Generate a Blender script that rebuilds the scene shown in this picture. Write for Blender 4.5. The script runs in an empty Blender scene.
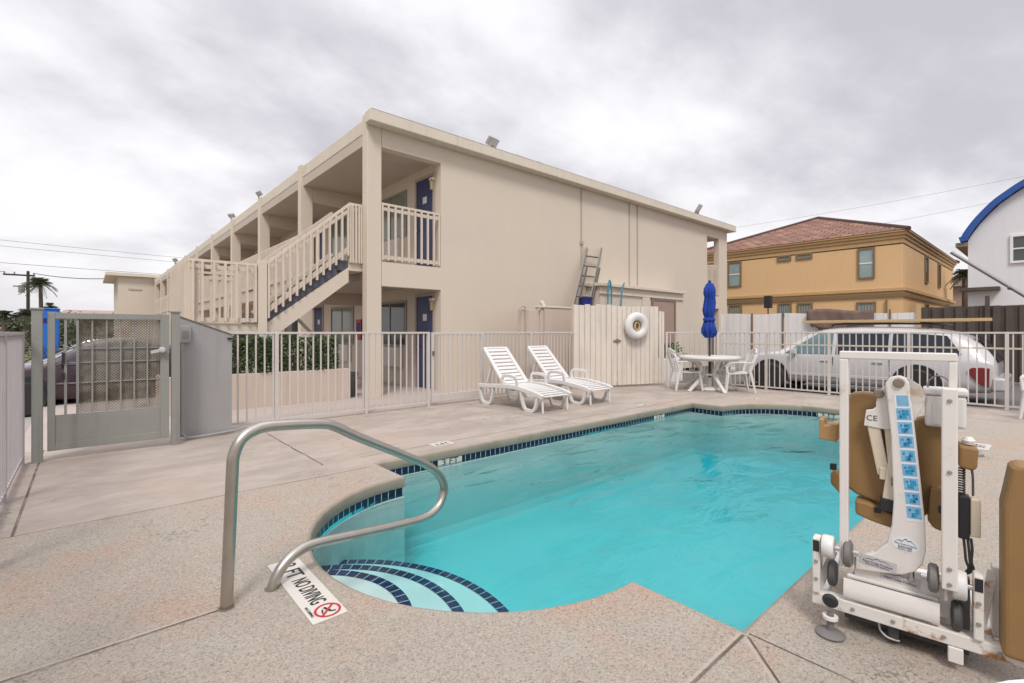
import bpy, bmesh, math, random
from mathutils import Vector, Matrix
from mathutils.geometry import delaunay_2d_cdt
random.seed(7)
SC = bpy.context.scene
COL = SC.collection
R = math.radians

# ------------------------------------------------------------------ helpers
class MB:
    """collects shapes into one mesh"""
    def __init__(s):
        s.bm = bmesh.new()
    def face(s, pts):
        return s.bm.faces.new([s.bm.verts.new(p) for p in pts])
    def box(s, x0, x1, y0, y1, z0, z1):
        v = [s.bm.verts.new(p) for p in ((x0,y0,z0),(x1,y0,z0),(x1,y1,z0),(x0,y1,z0),(x0,y0,z1),(x1,y0,z1),(x1,y1,z1),(x0,y1,z1))]
        for f in ((3,2,1,0),(4,5,6,7),(0,1,5,4),(1,2,6,5),(2,3,7,6),(3,0,4,7)):
            s.bm.faces.new([v[i] for i in f])
        return s
    def bar(s, p0, p1, w, h, up=(0,0,1), w1=None, h1=None):
        p0, p1 = Vector(p0), Vector(p1)
        d = (p1-p0).normalized(); up = Vector(up)
        side = d.cross(up)
        if side.length < 1e-4: side = d.cross(Vector((0,1,0)))
        side.normalize(); u = side.cross(d).normalized()
        w1 = w if w1 is None else w1; h1 = h if h1 is None else h1
        v = []
        for p, a, b in ((p0,w,h),(p1,w1,h1)):
            for i, j in ((-1,-1),(1,-1),(1,1),(-1,1)):
                v.append(s.bm.verts.new(p + side*(i*a/2) + u*(j*b/2)))
        for f in ((3,2,1,0),(4,5,6,7),(0,1,5,4),(1,2,6,5),(2,3,7,6),(3,0,4,7)):
            s.bm.faces.new([v[i] for i in f])
        return s
    def tube(s, pts, r, n=8, closed=False, r1=None):
        pts = [Vector(p) for p in pts]; N = len(pts); rings = []
        prev = None
        for i, p in enumerate(pts):
            if closed: t = pts[(i+1) % N] - pts[i-1]
            else: t = pts[min(i+1, N-1)] - pts[max(i-1, 0)]
            t.normalize()
            if prev is None:
                a = t.cross(Vector((0,0,1)))
                if a.length < 1e-3: a = t.cross(Vector((0,1,0)))
            else:
                a = prev - t*prev.dot(t)
            a.normalize(); prev = a; b = t.cross(a)
            rr = r if r1 is None else r + (r1-r)*i/max(1, N-1)
            rings.append([s.bm.verts.new(p + (a*math.cos(2*math.pi*k/n) + b*math.sin(2*math.pi*k/n))*rr) for k in range(n)])
        for i in range(N if closed else N-1):
            A, B = rings[i], rings[(i+1) % N]
            for k in range(n):
                s.bm.faces.new((A[k], A[(k+1) % n], B[(k+1) % n], B[k]))
        if not closed:
            s.bm.faces.new(rings[0][::-1]); s.bm.faces.new(rings[-1])
        return s
    def cyl(s, p0, p1, r, n=16, r1=None):
        return s.tube([p0, p1], r, n, r1=r1)
    def prism(s, pts, vec):
        vec = Vector(vec); a = [s.bm.verts.new(p) for p in pts]; b = [s.bm.verts.new(Vector(p)+vec) for p in pts]
        n = len(a)
        s.bm.faces.new(a[::-1]); s.bm.faces.new(b)
        for i in range(n):
            s.bm.faces.new((a[i], a[(i+1) % n], b[(i+1) % n], b[i]))
        return s
    def lathe(s, prof, c=(0,0,0), n=24, axis='Z', arc=2*math.pi):
        c = Vector(c); rings = []
        for r, z in prof:
            ring = []
            for k in range(n):
                a = arc*k/n; x, y = r*math.cos(a), r*math.sin(a)
                p = {'Z': (x, y, z), 'X': (z, x, y), 'Y': (y, z, x)}[axis]
                ring.append(s.bm.verts.new(c + Vector(p)))
            rings.append(ring)
        for A, B in zip(rings, rings[1:]):
            for k in range(n):
                s.bm.faces.new((A[k], A[(k+1) % n], B[(k+1) % n], B[k]))
        if prof[0][0] > 1e-5: s.bm.faces.new(rings[0][::-1])
        if prof[-1][0] > 1e-5: s.bm.faces.new(rings[-1])
        return s
    def loft(s, rings, cap=True, closed=True):
        V = [[s.bm.verts.new(p) for p in r] for r in rings]
        n = len(V[0])
        for A, B in zip(V, V[1:]):
            for k in range(n if closed else n-1):
                s.bm.faces.new((A[k], A[(k+1) % n], B[(k+1) % n], B[k]))
        if cap:
            s.bm.faces.new(V[0][::-1]); s.bm.faces.new(V[-1])
        return s
    def build(s, name, mat, parent=None, bevel=0, smooth=False, world=True, seg=2, sub=0, pre=None):
        bm = s.bm
        if pre is not None: bm.transform(pre)
        bmesh.ops.remove_doubles(bm, verts=bm.verts, dist=1e-5)
        bmesh.ops.recalc_face_normals(bm, faces=bm.faces)
        if parent is not None and world:
            root = parent
            while root.parent: root = root.parent
            M = Matrix.LocRotScale(root.location, root.rotation_euler, None).inverted()
            bm.transform(M)
        me = bpy.data.meshes.new(name); bm.to_mesh(me); bm.free()
        for m in (mat if isinstance(mat, (list, tuple)) else [mat]): me.materials.append(m)
        o = bpy.data.objects.new(name, me); COL.objects.link(o)
        if parent is not None: o.parent = parent
        if smooth:
            me.polygons.foreach_set('use_smooth', [True]*len(me.polygons))
            if smooth != 'all':
                try: me.set_sharp_from_angle(angle=R(40))
                except Exception: pass
        if bevel:
            b = o.modifiers.new('bevel', 'BEVEL'); b.width = bevel; b.segments = seg; b.limit_method = 'ANGLE'; b.angle_limit = R(35)
        if sub:
            m = o.modifiers.new('sub', 'SUBSURF'); m.levels = sub; m.render_levels = sub
        return o

def tag(o, label=None, cat=None, group=None, kind=None):
    if label: o['label'] = label
    if cat: o['category'] = cat
    if group: o['group'] = group
    if kind: o['kind'] = kind
    return o
def thing(name, label, cat, loc=(0,0,0), rz=0, group=None):
    o = bpy.data.objects.new(name, None); COL.objects.link(o)
    o.location = loc; o.rotation_euler = (0, 0, rz); o.empty_display_size = .1
    return tag(o, label, cat, group)
def struct(name, mb, mat, **k):
    return tag(mb.build(name, mat, **k), kind='structure')
def copy_tree(o, parent=None):
    c = o.copy(); COL.objects.link(c)
    if parent is not None: c.parent = parent
    for ch in list(o.children): copy_tree(ch, c)
    return c
def text(name, body, size, M, mat, parent, extrude=.0006, align='CENTER', sx=1.0, bold=0.0):
    cu = bpy.data.curves.new(name, 'FONT'); cu.body = body; cu.size = size; cu.extrude = extrude
    cu.align_x = align; cu.align_y = 'CENTER'; cu.offset = bold; cu.resolution_u = 3
    t = bpy.data.objects.new('tmp_text', cu); COL.objects.link(t)
    dg = bpy.context.evaluated_depsgraph_get(); dg.update()
    me = bpy.data.meshes.new_from_object(t.evaluated_get(dg))
    bpy.data.objects.remove(t); bpy.data.curves.remove(cu)
    me.transform(M @ Matrix.Diagonal((sx, 1, 1, 1)))
    if parent is not None:
        root = parent
        while root.parent: root = root.parent
        me.transform(Matrix.LocRotScale(root.location, root.rotation_euler, None).inverted())
    me.materials.clear(); me.materials.append(mat); me.name = name
    o = bpy.data.objects.new(name, me); COL.objects.link(o)
    if parent is not None: o.parent = parent
    return o
def basis(o, x, y):
    x, y = Vector(x).normalized(), Vector(y).normalized(); z = x.cross(y)
    M = Matrix((x, y, z)).transposed().to_4x4(); M.translation = Vector(o); return M
def catmull(pts, k=6, closed=False):
    P = [Vector(p) for p in pts]; out = []; n = len(P)
    for i in range(n if closed else n-1):
        if closed: a, b, c, d = P[i-1], P[i], P[(i+1) % n], P[(i+2) % n]
        else: a, b, c, d = P[max(i-1,0)], P[i], P[i+1], P[min(i+2,n-1)]
        for j in range(k):
            t = j/k
            out.append(.5*((2*b)+(c-a)*t+(2*a-5*b+4*c-d)*t*t+(3*b-a-3*c+d)*t**3))
    if not closed: out.append(P[-1])
    return out

# ------------------------------------------------------------------ materials
class G:
    def __init__(s, nt): s.nt = nt; s.N = nt.nodes; s.L = nt.links
    def n(s, typ, props=None, **inp):
        nd = s.N.new('ShaderNode'+typ)
        for k, v in (props or {}).items(): setattr(nd, k, v)
        for k, v in inp.items():
            key = int(k[1:]) if k[0] == '_' and k[1:].isdigit() else k.replace('_', ' ')
            s.set(nd.inputs[key], v)
        return nd
    def set(s, sock, v):
        if isinstance(v, bpy.types.NodeSocket): s.L.new(v, sock)
        else:
            if sock.type == 'RGBA' and len(v) == 3: v = (*v, 1)
            sock.default_value = v
    def m(s, op, a, b=0.0, c=None, clamp=False):
        nd = s.N.new('ShaderNodeMath'); nd.operation = op; nd.use_clamp = clamp
        s.set(nd.inputs[0], a); s.set(nd.inputs[1], b)
        if c is not None: s.set(nd.inputs[2], c)
        return nd.outputs[0]
    def step(s, x, e0, e1):
        nd = s.N.new('ShaderNodeMapRange'); nd.interpolation_type = 'SMOOTHSTEP'
        s.set(nd.inputs[0], x); s.set(nd.inputs[1], e0); s.set(nd.inputs[2], e1)
        return nd.outputs[0]
    def mix(s, f, a, b, blend='MIX'):
        nd = s.N.new('ShaderNodeMix'); nd.data_type = 'RGBA'; nd.blend_type = blend
        s.set(nd.inputs[0], f); s.set(nd.inputs[6], a); s.set(nd.inputs[7], b)
        return nd.outputs[2]
    def noise(s, vec, scale, detail=3, rough=.55, col=False):
        nd = s.n('TexNoise', Scale=scale, Detail=detail, Roughness=rough)
        if vec is not None: s.L.new(vec, nd.inputs['Vector'])
        return nd.outputs['Color' if col else 'Fac']
def newmat(name):
    m = bpy.data.materials.new(name); m.use_nodes = True; m.node_tree.nodes.clear(); return m, G(m.node_tree)
def pm(name, col, rough=.6, metal=0, var=.12, vs=3.0, fine=0, fs=60, bump=0, bs=80, streak=0, spec=.5, col2=None, c2s=1.0, c2lo=.5, c2hi=.7, coat=0):
    """painted / plain surface with large mottling, fine grain, optional vertical weather streaks, second colour patches and bump"""
    m, g = newmat(name)
    pos = g.n('NewGeometry').outputs['Position'] if False else g.n('TexCoord').outputs['Object']
    c = col
    a = g.noise(pos, vs, 4, .6)
    k = g.m('MULTIPLY_ADD', g.m('SUBTRACT', a, .5), var*2.2, 1.0)
    if fine:
        k = g.m('MULTIPLY', k, g.m('MULTIPLY_ADD', g.m('SUBTRACT', g.noise(pos, fs, 2), .5), fine*2, 1.0))
    if streak:
        mp = g.n('Mapping', Vector=pos); mp.inputs['Scale'].default_value = (5, 5, .35)
        st = g.step(g.noise(mp.outputs[0], 1.5, 4, .65), .5, .78)
        k = g.m('MULTIPLY', k, g.m('MULTIPLY_ADD', st, -streak, 1.0))
    base = (*col, 1)
    if col2:
        f = g.step(g.noise(pos, c2s, 5, .65), c2lo, c2hi); base = g.mix(f, col, col2)
    hsv = g.n('HueSaturation', Value=k); g.set(hsv.inputs['Color'], base if not isinstance(base, tuple) else base)
    p = g.n('BsdfPrincipled', Roughness=rough, Metallic=metal)
    g.L.new(hsv.outputs[0], p.inputs['Base Color']); p.inputs['Specular IOR Level'].default_value = spec
    if coat: p.inputs['Coat Weight'].default_value = coat; p.inputs['Coat Roughness'].default_value = .06
    if bump:
        b = g.n('Bump', Strength=bump, Distance=.004, Height=g.noise(pos, bs, 4, .6)); g.L.new(b.outputs[0], p.inputs['Normal'])
    o = g.n('OutputMaterial'); g.L.new(p.outputs[0], o.inputs[0])
    return m

M = {}
M['wall'] = pm('beige_stucco', (.625,.545,.452), .85, var=.06, vs=.45, fine=.05, fs=40, col2=(.60,.53,.455), c2s=.35, c2lo=.48, c2hi=.66, bump=.4, bs=45, streak=.022)
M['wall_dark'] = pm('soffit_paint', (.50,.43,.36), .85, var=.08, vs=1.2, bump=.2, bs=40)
M['fascia'] = pm('fascia_paint', (.64,.575,.48), .8, var=.08, vs=1.5, streak=.22, bump=.2, bs=30)
M['rail'] = pm('railing_paint', (.63,.545,.455), .7, var=.1, vs=4, streak=.12)
M['blue_door'] = pm('navy_door_paint', (.028,.037,.120), .45, var=.1, vs=2)
M['glass'] = pm('window_glass', (.06,.07,.068), .06, var=.25, vs=.9, spec=.8)
M['curtain_glass'] = pm('curtained_window_glass', (.20,.215,.17), .12, var=.15, vs=1.4, spec=.7)
M['alu'] = pm('aluminium_frame', (.30,.29,.27), .5, .3, var=.1)
M['white_metal'] = pm('white_painted_steel', (.56,.52,.485), .5, var=.08, vs=5, streak=.1, col2=(.50,.43,.35), c2s=4, c2lo=.66, c2hi=.8)
M['grey_metal'] = pm('grey_fence_steel', (.43,.395,.40), .55, var=.1, vs=5, streak=.15)  # greyer version of the white fence steel, for the left fence
M['fence_tan'] = pm('tan_painted_steel', (.56,.48,.38), .6, var=.1, vs=4)
M['gate_green'] = pm('grey_green_steel', (.262,.262,.240), .55, var=.12, vs=4, streak=.2, col2=(.20,.12,.06), c2s=5, c2lo=.72, c2hi=.8)
M['panel_grey'] = pm('grey_steel_panel', (.33,.32,.315), .55, var=.1, vs=2.5, streak=.12, bump=.05)
M['steel'] = pm('brushed_stainless', (.47,.435,.385), .36, 1, var=.15, vs=9, bump=.03, bs=200)
M['chrome'] = pm('chrome', (.6,.6,.6), .2, 1, var=.05)
M['plastic'] = pm('white_resin', (.66,.645,.63), .38, var=.05, vs=5, col2=(.62,.59,.55), c2s=6, c2lo=.6, c2hi=.85)
M['white'] = pm('white_powdercoat', (.70,.67,.635), .38, var=.06, vs=7, col2=(.48,.38,.27), c2s=8, c2lo=.58, c2hi=.78)
M['cream'] = pm('cream_plastic', (.62,.55,.43), .45, var=.08, vs=6)
M['rust'] = pm('rusty_white_steel', (.70,.665,.62), .5, var=.08, vs=6, col2=(.30,.13,.035), c2s=6, c2lo=.55, c2hi=.66)
M['tan'] = pm('tan_moulded_plastic', (.265,.155,.058), .55, var=.1, vs=5, fine=.05, fs=90, bump=.06, bs=120)
M['tan_lit'] = pm('lit_tan_plastic', (.37,.22,.09), .5, var=.1, vs=4, bump=.06, bs=120)  # lit copy of the tan plastic: brightness put into the colour
M['black'] = pm('black_plastic', (.018,.019,.022), .45, var=.2, vs=6)
M['darkgrey'] = pm('dark_grey_rubber', (.07,.068,.066), .65, var=.2, vs=9)
M['grey'] = pm('grey_rubber', (.16,.15,.145), .6, var=.15, vs=9)
M['wood_white'] = pm('weathered_white_boards', (.66,.595,.52), .8, var=.12, vs=2.2, streak=.22, bump=.25, bs=30)
M['wood_dark'] = pm('weathered_dark_boards', (.095,.072,.062), .85, var=.25, vs=2.5, streak=.35, bump=.3, bs=30)
M['wood_tan'] = pm('raw_lumber', (.56,.40,.21), .7, var=.15, vs=3, streak=.1)
M['brown_door'] = pm('faded_brown_door', (.36,.25,.21), .6, var=.12, vs=2)
M['brown_trim'] = pm('brown_frame_paint', (.22,.165,.125), .6, var=.12, vs=3)
M['navy_cloth'] = pm('royal_blue_canvas', (.006,.042,.29), .8, var=.15, vs=6, bump=.3, bs=60)
M['navy_bag'] = pm('navy_blue_plastic', (.008,.018,.16), .5, var=.2, vs=8)
M['teal'] = pm('turquoise_hose', (.03,.22,.30), .5, var=.1)
M['ochre'] = pm('ochre_stucco', (.68,.45,.235), .85, var=.06, vs=.7, fine=.04, bump=.2, bs=40, streak=.07)
M['ochre_trim'] = pm('ochre_cornice', (.52,.34,.165), .8, var=.1, vs=1.5, streak=.12)
M['olive_trim'] = pm('brown_window_trim', (.20,.14,.075), .7, var=.1)
M['white_stucco'] = pm('white_stucco', (.74,.73,.75), .85, var=.06, vs=.6, bump=.2, streak=.10, col2=(.6,.56,.55), c2s=.5, c2lo=.62, c2hi=.8)
M['blue_metal'] = pm('blue_painted_metal', (.018,.085,.33), .38, var=.12, vs=1.5)
M['blue_poly'] = pm('blue_polyethylene', (.015,.14,.55), .5, var=.12, vs=1.5)
M['house_glass'] = pm('pale_curtained_pane', (.27,.35,.34), .1, var=.25, vs=2.5, spec=.7)
M['grey_pole'] = pm('galvanised_tube', (.27,.255,.25), .5, .3, var=.1)
M['tarp_white'] = pm('white_fence_panel', (.80,.77,.765), .75, var=.06, vs=1.2, streak=.12)
M['cloth_brown'] = pm('brown_mesh_cloth', (.17,.115,.095), .9, var=.25, vs=3, bump=.4, bs=20)
M['car_white'] = pm('white_car_paint', (.52,.51,.515), .28, var=.03, vs=1, coat=.6)
M['car_maroon'] = pm('maroon_car_paint', (.030,.010,.017), .25, var=.08, vs=1, coat=.6)
M['car_grey'] = pm('grey_bumper', (.40,.39,.385), .5, var=.08)
M['car_glass'] = pm('tinted_car_glass', (.016,.020,.032), .06, var=.15, vs=1, spec=.6)
M['car_glass_light'] = pm('clear_car_glass', (.10,.18,.19), .06, var=.3, vs=1.3, spec=.9)
M['red_lens'] = pm('red_lens', (.17,.004,.010), .18, var=.12, vs=9, coat=.5)
M['red'] = pm('red_enamel', (.33,.012,.016), .4, var=.1)
M['tyre'] = pm('tyre_rubber', (.025,.024,.024), .75, var=.2)
M['concrete'] = pm('planter_render', (.54,.445,.375), .85, var=.1, vs=1.2, bump=.3, bs=40, streak=.16)
M['amber'] = pm('amber_lamp_glass', (.46,.35,.19), .3, var=.1)
M['dark_metal'] = pm('dark_conduit', (.16,.14,.12), .6, .2, var=.1)
M['beige_pipe'] = pm('painted_conduit', (.40,.345,.29), .7, var=.1)
M['leaf_hedge'] = pm('hedge_leaves', (.050,.095,.026), .5, var=.55, vs=9, col2=(.12,.15,.035), c2s=6, c2lo=.55, c2hi=.75)
M['leaf_palm'] = pm('palm_leaves', (.11,.125,.075), .55, var=.4, vs=1.5, col2=(.16,.15,.06), c2s=1, c2lo=.6, c2hi=.8)
M['leaf_bush'] = pm('bush_leaves', (.085,.105,.055), .6, var=.4, vs=2, col2=(.15,.13,.06), c2s=1.2, c2lo=.55, c2hi=.75)
M['bark'] = pm('palm_bark', (.14,.105,.080), .9, var=.25, vs=5, bump=.5, bs=15)
M['soil'] = pm('dark_soil', (.035,.026,.02), .95, var=.3)
M['pole_wood'] = pm('tarred_pole', (.045,.034,.032), .85, var=.2)
M['ink'] = pm('black_ink', (.012,.012,.014), .5, var=.1)
M['ink_blue'] = pm('navy_print', (.02,.035,.11), .4, var=.1)
M['ink_red'] = pm('red_print', (.45,.02,.03), .5, var=.1)
M['sticker_white'] = pm('label_paper', (.72,.74,.76), .35, var=.04)
M['sticker_grey'] = pm('silver_label', (.50,.49,.49), .35, var=.05)
M['sticker_blue'] = pm('blue_print', (.20,.42,.62), .35, var=.35, vs=60)
M['sticker_cyan'] = pm('cyan_print', (.03,.30,.52), .35, var=.5, vs=90, col2=(.01,.05,.16), c2s=70, c2lo=.5, c2hi=.6)
M['tile_white'] = pm('white_ceramic', (.60,.57,.52), .3, var=.05, vs=8, col2=(.60,.56,.50), c2s=7, c2lo=.55, c2hi=.8)
M['stair_blue'] = pm('blue_grey_riser', (.088,.090,.118), .7, var=.15, vs=5)
M['plaster'] = pm('pool_plaster', (.66,.70,.68), .7, var=.09, vs=1.3, bump=.1)
M['step_plaster'] = pm('pale_step_plaster', (.70,.72,.70), .7, var=.06, vs=3)
M['asphalt'] = pm('asphalt', (.13,.12,.118), .9, var=.18, vs=.6, fine=.25, fs=40, bump=.4, bs=60)
M['road'] = pm('bleached_road', (.33,.31,.295), .9, var=.12, vs=.6, fine=.12, fs=50)
M['walk'] = pm('pinkish_sidewalk', (.44,.375,.34), .88, var=.14, vs=.9, fine=.12, fs=60, bump=.25, bs=60)
M['grass'] = pm('dry_grass', (.115,.125,.045), .95, var=.35, vs=2.0, col2=(.22,.20,.085), c2s=.8, c2lo=.45, c2hi=.65)
M['ground'] = pm('sandy_ground', (.26,.23,.19), .95, var=.2, vs=.25)

def mat_roof():
    m, g = newmat('clay_roof_tiles'); tc = g.n('TexCoord').outputs['UV']
    br = g.n('TexBrick', {'offset': .5}, Vector=tc, Color1=(.20,.085,.052), Color2=(.36,.185,.115), Mortar=(.07,.035,.03), Scale=1.0)
    br.inputs['Mortar Size'].default_value = .035; br.inputs['Brick Width'].default_value = .5; br.inputs['Row Height'].default_value = .36; br.inputs['Bias'].default_value = -.1
    c = g.mix(g.step(g.noise(tc, .6, 4), .45, .7), br.outputs['Color'], (.17,.09,.07))
    p = g.n('BsdfPrincipled', Roughness=.8); g.L.new(c, p.inputs['Base Color'])
    b = g.n('Bump', Strength=.6, Distance=.03, Height=br.outputs['Fac']); b.invert = True; g.L.new(b.outputs[0], p.inputs['Normal'])
    o = g.n('OutputMaterial'); g.L.new(p.outputs[0], o.inputs[0]); return m
M['roof'] = mat_roof()

def mat_tile(c1=(.002,.004,.022), c2=(.006,.010,.050)):
    m, g = newmat('navy_pool_tile'); tc = g.n('TexCoord').outputs['UV']
    br = g.n('TexBrick', {'offset': 0.0}, Vector=tc, Color1=c1, Color2=c2, Mortar=(.46,.47,.47), Scale=1.0)
    br.inputs['Mortar Size'].default_value = .0042; br.inputs['Brick Width'].default_value = .076; br.inputs['Row Height'].default_value = .088; br.inputs['Mortar Smooth'].default_value = .1
    p = g.n('BsdfPrincipled', Roughness=.12); g.L.new(br.outputs['Color'], p.inputs['Base Color'])
    b = g.n('Bump', Strength=.4, Distance=.003, Height=br.outputs['Fac']); b.invert = True; g.L.new(b.outputs[0], p.inputs['Normal'])
    o = g.n('OutputMaterial'); g.L.new(p.outputs[0], o.inputs[0]); return m
M['tile'] = mat_tile(); M['nosing'] = mat_tile((.006,.012,.060), (.016,.026,.115))

def mat_deck():
    m, g = newmat('deck_concrete'); pos = g.n('NewGeometry').outputs['Position']
    sx = g.n('SeparateXYZ', Vector=pos); X, Y = sx.outputs[0], sx.outputs[1]
    wob = g.m('MULTIPLY', g.m('SUBTRACT', g.noise(pos, 1.6, 5, .7), .5), .05)
    Yw, Xw = g.m('ADD', Y, wob), g.m('ADD', X, wob)
    smooth = g.step(Yw, 4.56, 4.585)                                   # the smooth broom-finished slab beyond the joint
    far = g.step(X, 9.9, 10.3); smooth = g.m('MAXIMUM', smooth, far)
    # aggregate
    v = g.n('TexVoronoi', Vector=pos, Scale=150.0); peb = v.outputs['Color']
    pv = g.n('SeparateXYZ', Vector=peb).outputs[0]
    fine = g.noise(pos, 150, 3, .7)
    pink = g.step(g.noise(pos, 1.0, 6, .7), .45, .66)
    pal = g.mix(pink, (.435,.385,.325), (.49,.355,.275))
    lightpatch = g.step(g.noise(pos, 2.3, 5, .65), .52, .72)
    pal = g.mix(g.m('MULTIPLY', lightpatch, .5), pal, (.50,.455,.40))
    dark = g.step(g.noise(pos, 60, 4, .85), .535, .635)
    pal = g.mix(g.m('MULTIPLY', dark, .68), pal, (.14,.112,.098))
    pal = g.mix(g.m('MULTIPLY', g.step(pv, .72, .98), .45), pal, (.62,.55,.48))
    pal = g.mix(g.m('MULTIPLY', g.step(pv, .25, .03), .45), pal, (.17,.14,.125))
    # smooth slab
    mp = g.n('Mapping', Vector=pos); mp.inputs['Scale'].default_value = (1.0, 1.9, 1)
    s1 = g.mix(g.step(g.noise(mp.outputs[0], 1.1, 7, .7), .32, .68), (.315,.268,.232), (.425,.368,.322))
    s1 = g.mix(g.m('MULTIPLY', g.step(g.noise(pos, .55, 5, .6), .48, .70), .75), s1, (.43,.335,.275))
    s1 = g.mix(g.m('MULTIPLY', g.step(g.noise(pos, 5, 4, .7), .60, .78), .4), s1, (.20,.165,.145))
    s1 = g.mix(g.m('MULTIPLY', g.step(fine, .45, .75), .22), s1, (.25,.22,.2))
    c = g.mix(smooth, pal, s1)
    # joints and cracks
    def near(a, c0, w): return g.step(g.m('ABSOLUTE', g.m('SUBTRACT', a, c0)), w, w*.35)
    def lt(a, k): return g.m('LESS_THAN', a, k)
    def gt(a, k): return g.m('GREATER_THAN', a, k)
    def AND(*a):
        r = a[0]
        for b in a[1:]: r = g.m('MULTIPLY', r, b)
        return r
    J = [AND(near(Yw, 4.57, .007), lt(X, 2.1)),
         AND(near(X, -.37, .011), gt(Y, 4.57)),
         AND(near(Xw, 1.80, .012), gt(Y, 4.95)),
         AND(near(Xw, 5.35, .010), gt(Y, 5.0)), AND(near(Xw, 8.9, .010), gt(Y, 5.0)),
         AND(near(Y, 2.70, .010), lt(X, .52)),
         AND(near(Y, .935, .009), lt(X, 2.2)),
         AND(near(X, 2.225, .007), lt(Y, .92)),
         AND(near(g.m('SUBTRACT', Y, X), -1.285, .010), lt(X, 2.2), lt(Y, .92)),
         AND(near(Y, 4.99, .009), gt(X, 2.2), lt(X, 9.6))]
    j = J[0]
    for q in J[1:]: j = g.m('MAXIMUM', j, q)
    brk = g.step(g.noise(pos, 3.2, 3, .7), .30, .62)
    lip = g.m('MAXIMUM', AND(near(Y, 2.716, .012), lt(X, .52)), g.m('MAXIMUM', AND(near(Y, .95, .010), lt(X, 2.2)), AND(near(g.m('SUBTRACT', Y, X), -1.262, .016), lt(X, 2.2), lt(Y, .92))))
    c = g.mix(g.m('MULTIPLY', lip, .6), c, (.56,.49,.42))
    c = g.mix(g.m('MULTIPLY', j, g.m('MULTIPLY_ADD', brk, .55, .28)), c, (.065,.052,.045))
    crk = g.step(g.m('ABSOLUTE', g.m('SUBTRACT', g.noise(pos, .85, 6, .62), .5)), .0045, .001)
    crk = g.m('MULTIPLY', crk, g.step(g.noise(pos, .7, 2), .52, .60))
    c = g.mix(g.m('MULTIPLY', crk, .55), c, (.09,.075,.065))
    stain = g.m('MULTIPLY', g.step(g.noise(pos, 1.7, 7, .75), .56, .70), .30)
    c = g.mix(stain, c, (.19,.165,.15))
    # damp / dark spots
    spot = g.step(g.noise(pos, 7.5, 2, .5), .765, .80)
    c = g.mix(g.m('MULTIPLY', spot, .7), c, (.10,.085,.075))
    p = g.n('BsdfPrincipled', Roughness=.82); g.L.new(c, p.inputs['Base Color']); p.inputs['Specular IOR Level'].default_value = .3
    rough_h = g.m('ADD', g.m('MULTIPLY', pv, .5), g.m('ADD', g.m('MULTIPLY', g.noise(pos, 75, 4, .8), 1.6), fine))
    h = g.m('MULTIPLY', rough_h, g.m('MULTIPLY_ADD', smooth, -.82, 1.0))
    h = g.m('SUBTRACT', h, g.m('MULTIPLY', j, 2.0))
    b = g.n('Bump', Strength=.8, Distance=.005, Height=h); g.L.new(b.outputs[0], p.inputs['Normal'])
    o = g.n('OutputMaterial'); g.L.new(p.outputs[0], o.inputs[0]); return m
M['deck'] = mat_deck()
M['coping'] = pm('coping_edge', (.31,.26,.205), .8, var=.2, vs=2.2, fine=.12, fs=60, bump=.4, bs=70, col2=(.225,.205,.16), c2s=2.5, c2lo=.45, c2hi=.7)  # olive-tan stained edge, darkened further: the face's shade is put into the colour

def mat_water():
    m, g = newmat('pool_water'); pos = g.n('NewGeometry').outputs['Position']
    mp = g.n('Mapping', Vector=pos); mp.inputs['Rotation'].default_value = (0, 0, R(-42)); mp.inputs['Scale'].default_value = (1.0, 2.3, 1)
    w = g.n('TexNoise', Scale=1.5, Detail=3, Roughness=.45, Distortion=.7); g.L.new(mp.outputs[0], w.inputs['Vector'])
    w2 = g.noise(mp.outputs[0], 11, 3, .5)
    amp = g.m('MULTIPLY_ADD', g.step(g.noise(pos, .55, 2), .35, .65), .75, .25)
    h = g.m('MULTIPLY', g.m('ADD', w.outputs['Fac'], g.m('MULTIPLY', w2, .12)), amp)
    b = g.n('Bump', Strength=.6, Distance=.075, Height=h)
    fr = g.n('Fresnel', IOR=1.33); g.L.new(b.outputs[0], fr.inputs['Normal'])
    tr = g.n('BsdfTransparent', Color=(.97,1,1)); gl = g.n('BsdfGlossy', Roughness=.02); g.L.new(b.outputs[0], gl.inputs['Normal'])
    mx = g.n('MixShader', Fac=fr.outputs[0], _1=tr.outputs[0], _2=gl.outputs[0])
    vol = g.n('VolumeAbsorption', Color=(.19,.85,.885), Density=1.0)
    o = g.n('OutputMaterial'); g.L.new(mx.outputs[0], o.inputs[0]); g.L.new(vol.outputs[0], o.inputs[1]); return m
M['water'] = mat_water()

def mat_mesh():
    """perforated expanded-metal sheet, real holes through alpha"""
    m, g = newmat('expanded_metal'); pos = g.n('TexCoord').outputs['Object']
    sp = g.n('SeparateXYZ', Vector=pos); a = g.m('ADD', sp.outputs[0], g.m('MULTIPLY', sp.outputs[2], 1.0)); b = g.m('SUBTRACT', sp.outputs[0], sp.outputs[2])
    f = 34.0
    wa = g.m('ABSOLUTE', g.m('SUBTRACT', g.m('FRACT', g.m('MULTIPLY', a, f)), .5)); wb = g.m('ABSOLUTE', g.m('SUBTRACT', g.m('FRACT', g.m('MULTIPLY', b, f)), .5))
    hole = g.m('LESS_THAN', g.m('MAXIMUM', wa, wb), .262)
    c = g.mix(g.step(g.noise(pos, 4, 5, .65), .42, .66), (.25,.23,.185), (.12,.09,.06))
    p = g.n('BsdfPrincipled', Roughness=.6); g.L.new(c, p.inputs['Base Color'])
    t = g.n('BsdfTransparent'); mx = g.n('MixShader', Fac=hole, _1=p.outputs[0], _2=t.outputs[0])
    o = g.n('OutputMaterial'); g.L.new(mx.outputs[0], o.inputs[0]); return m
M['mesh'] = mat_mesh()

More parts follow.
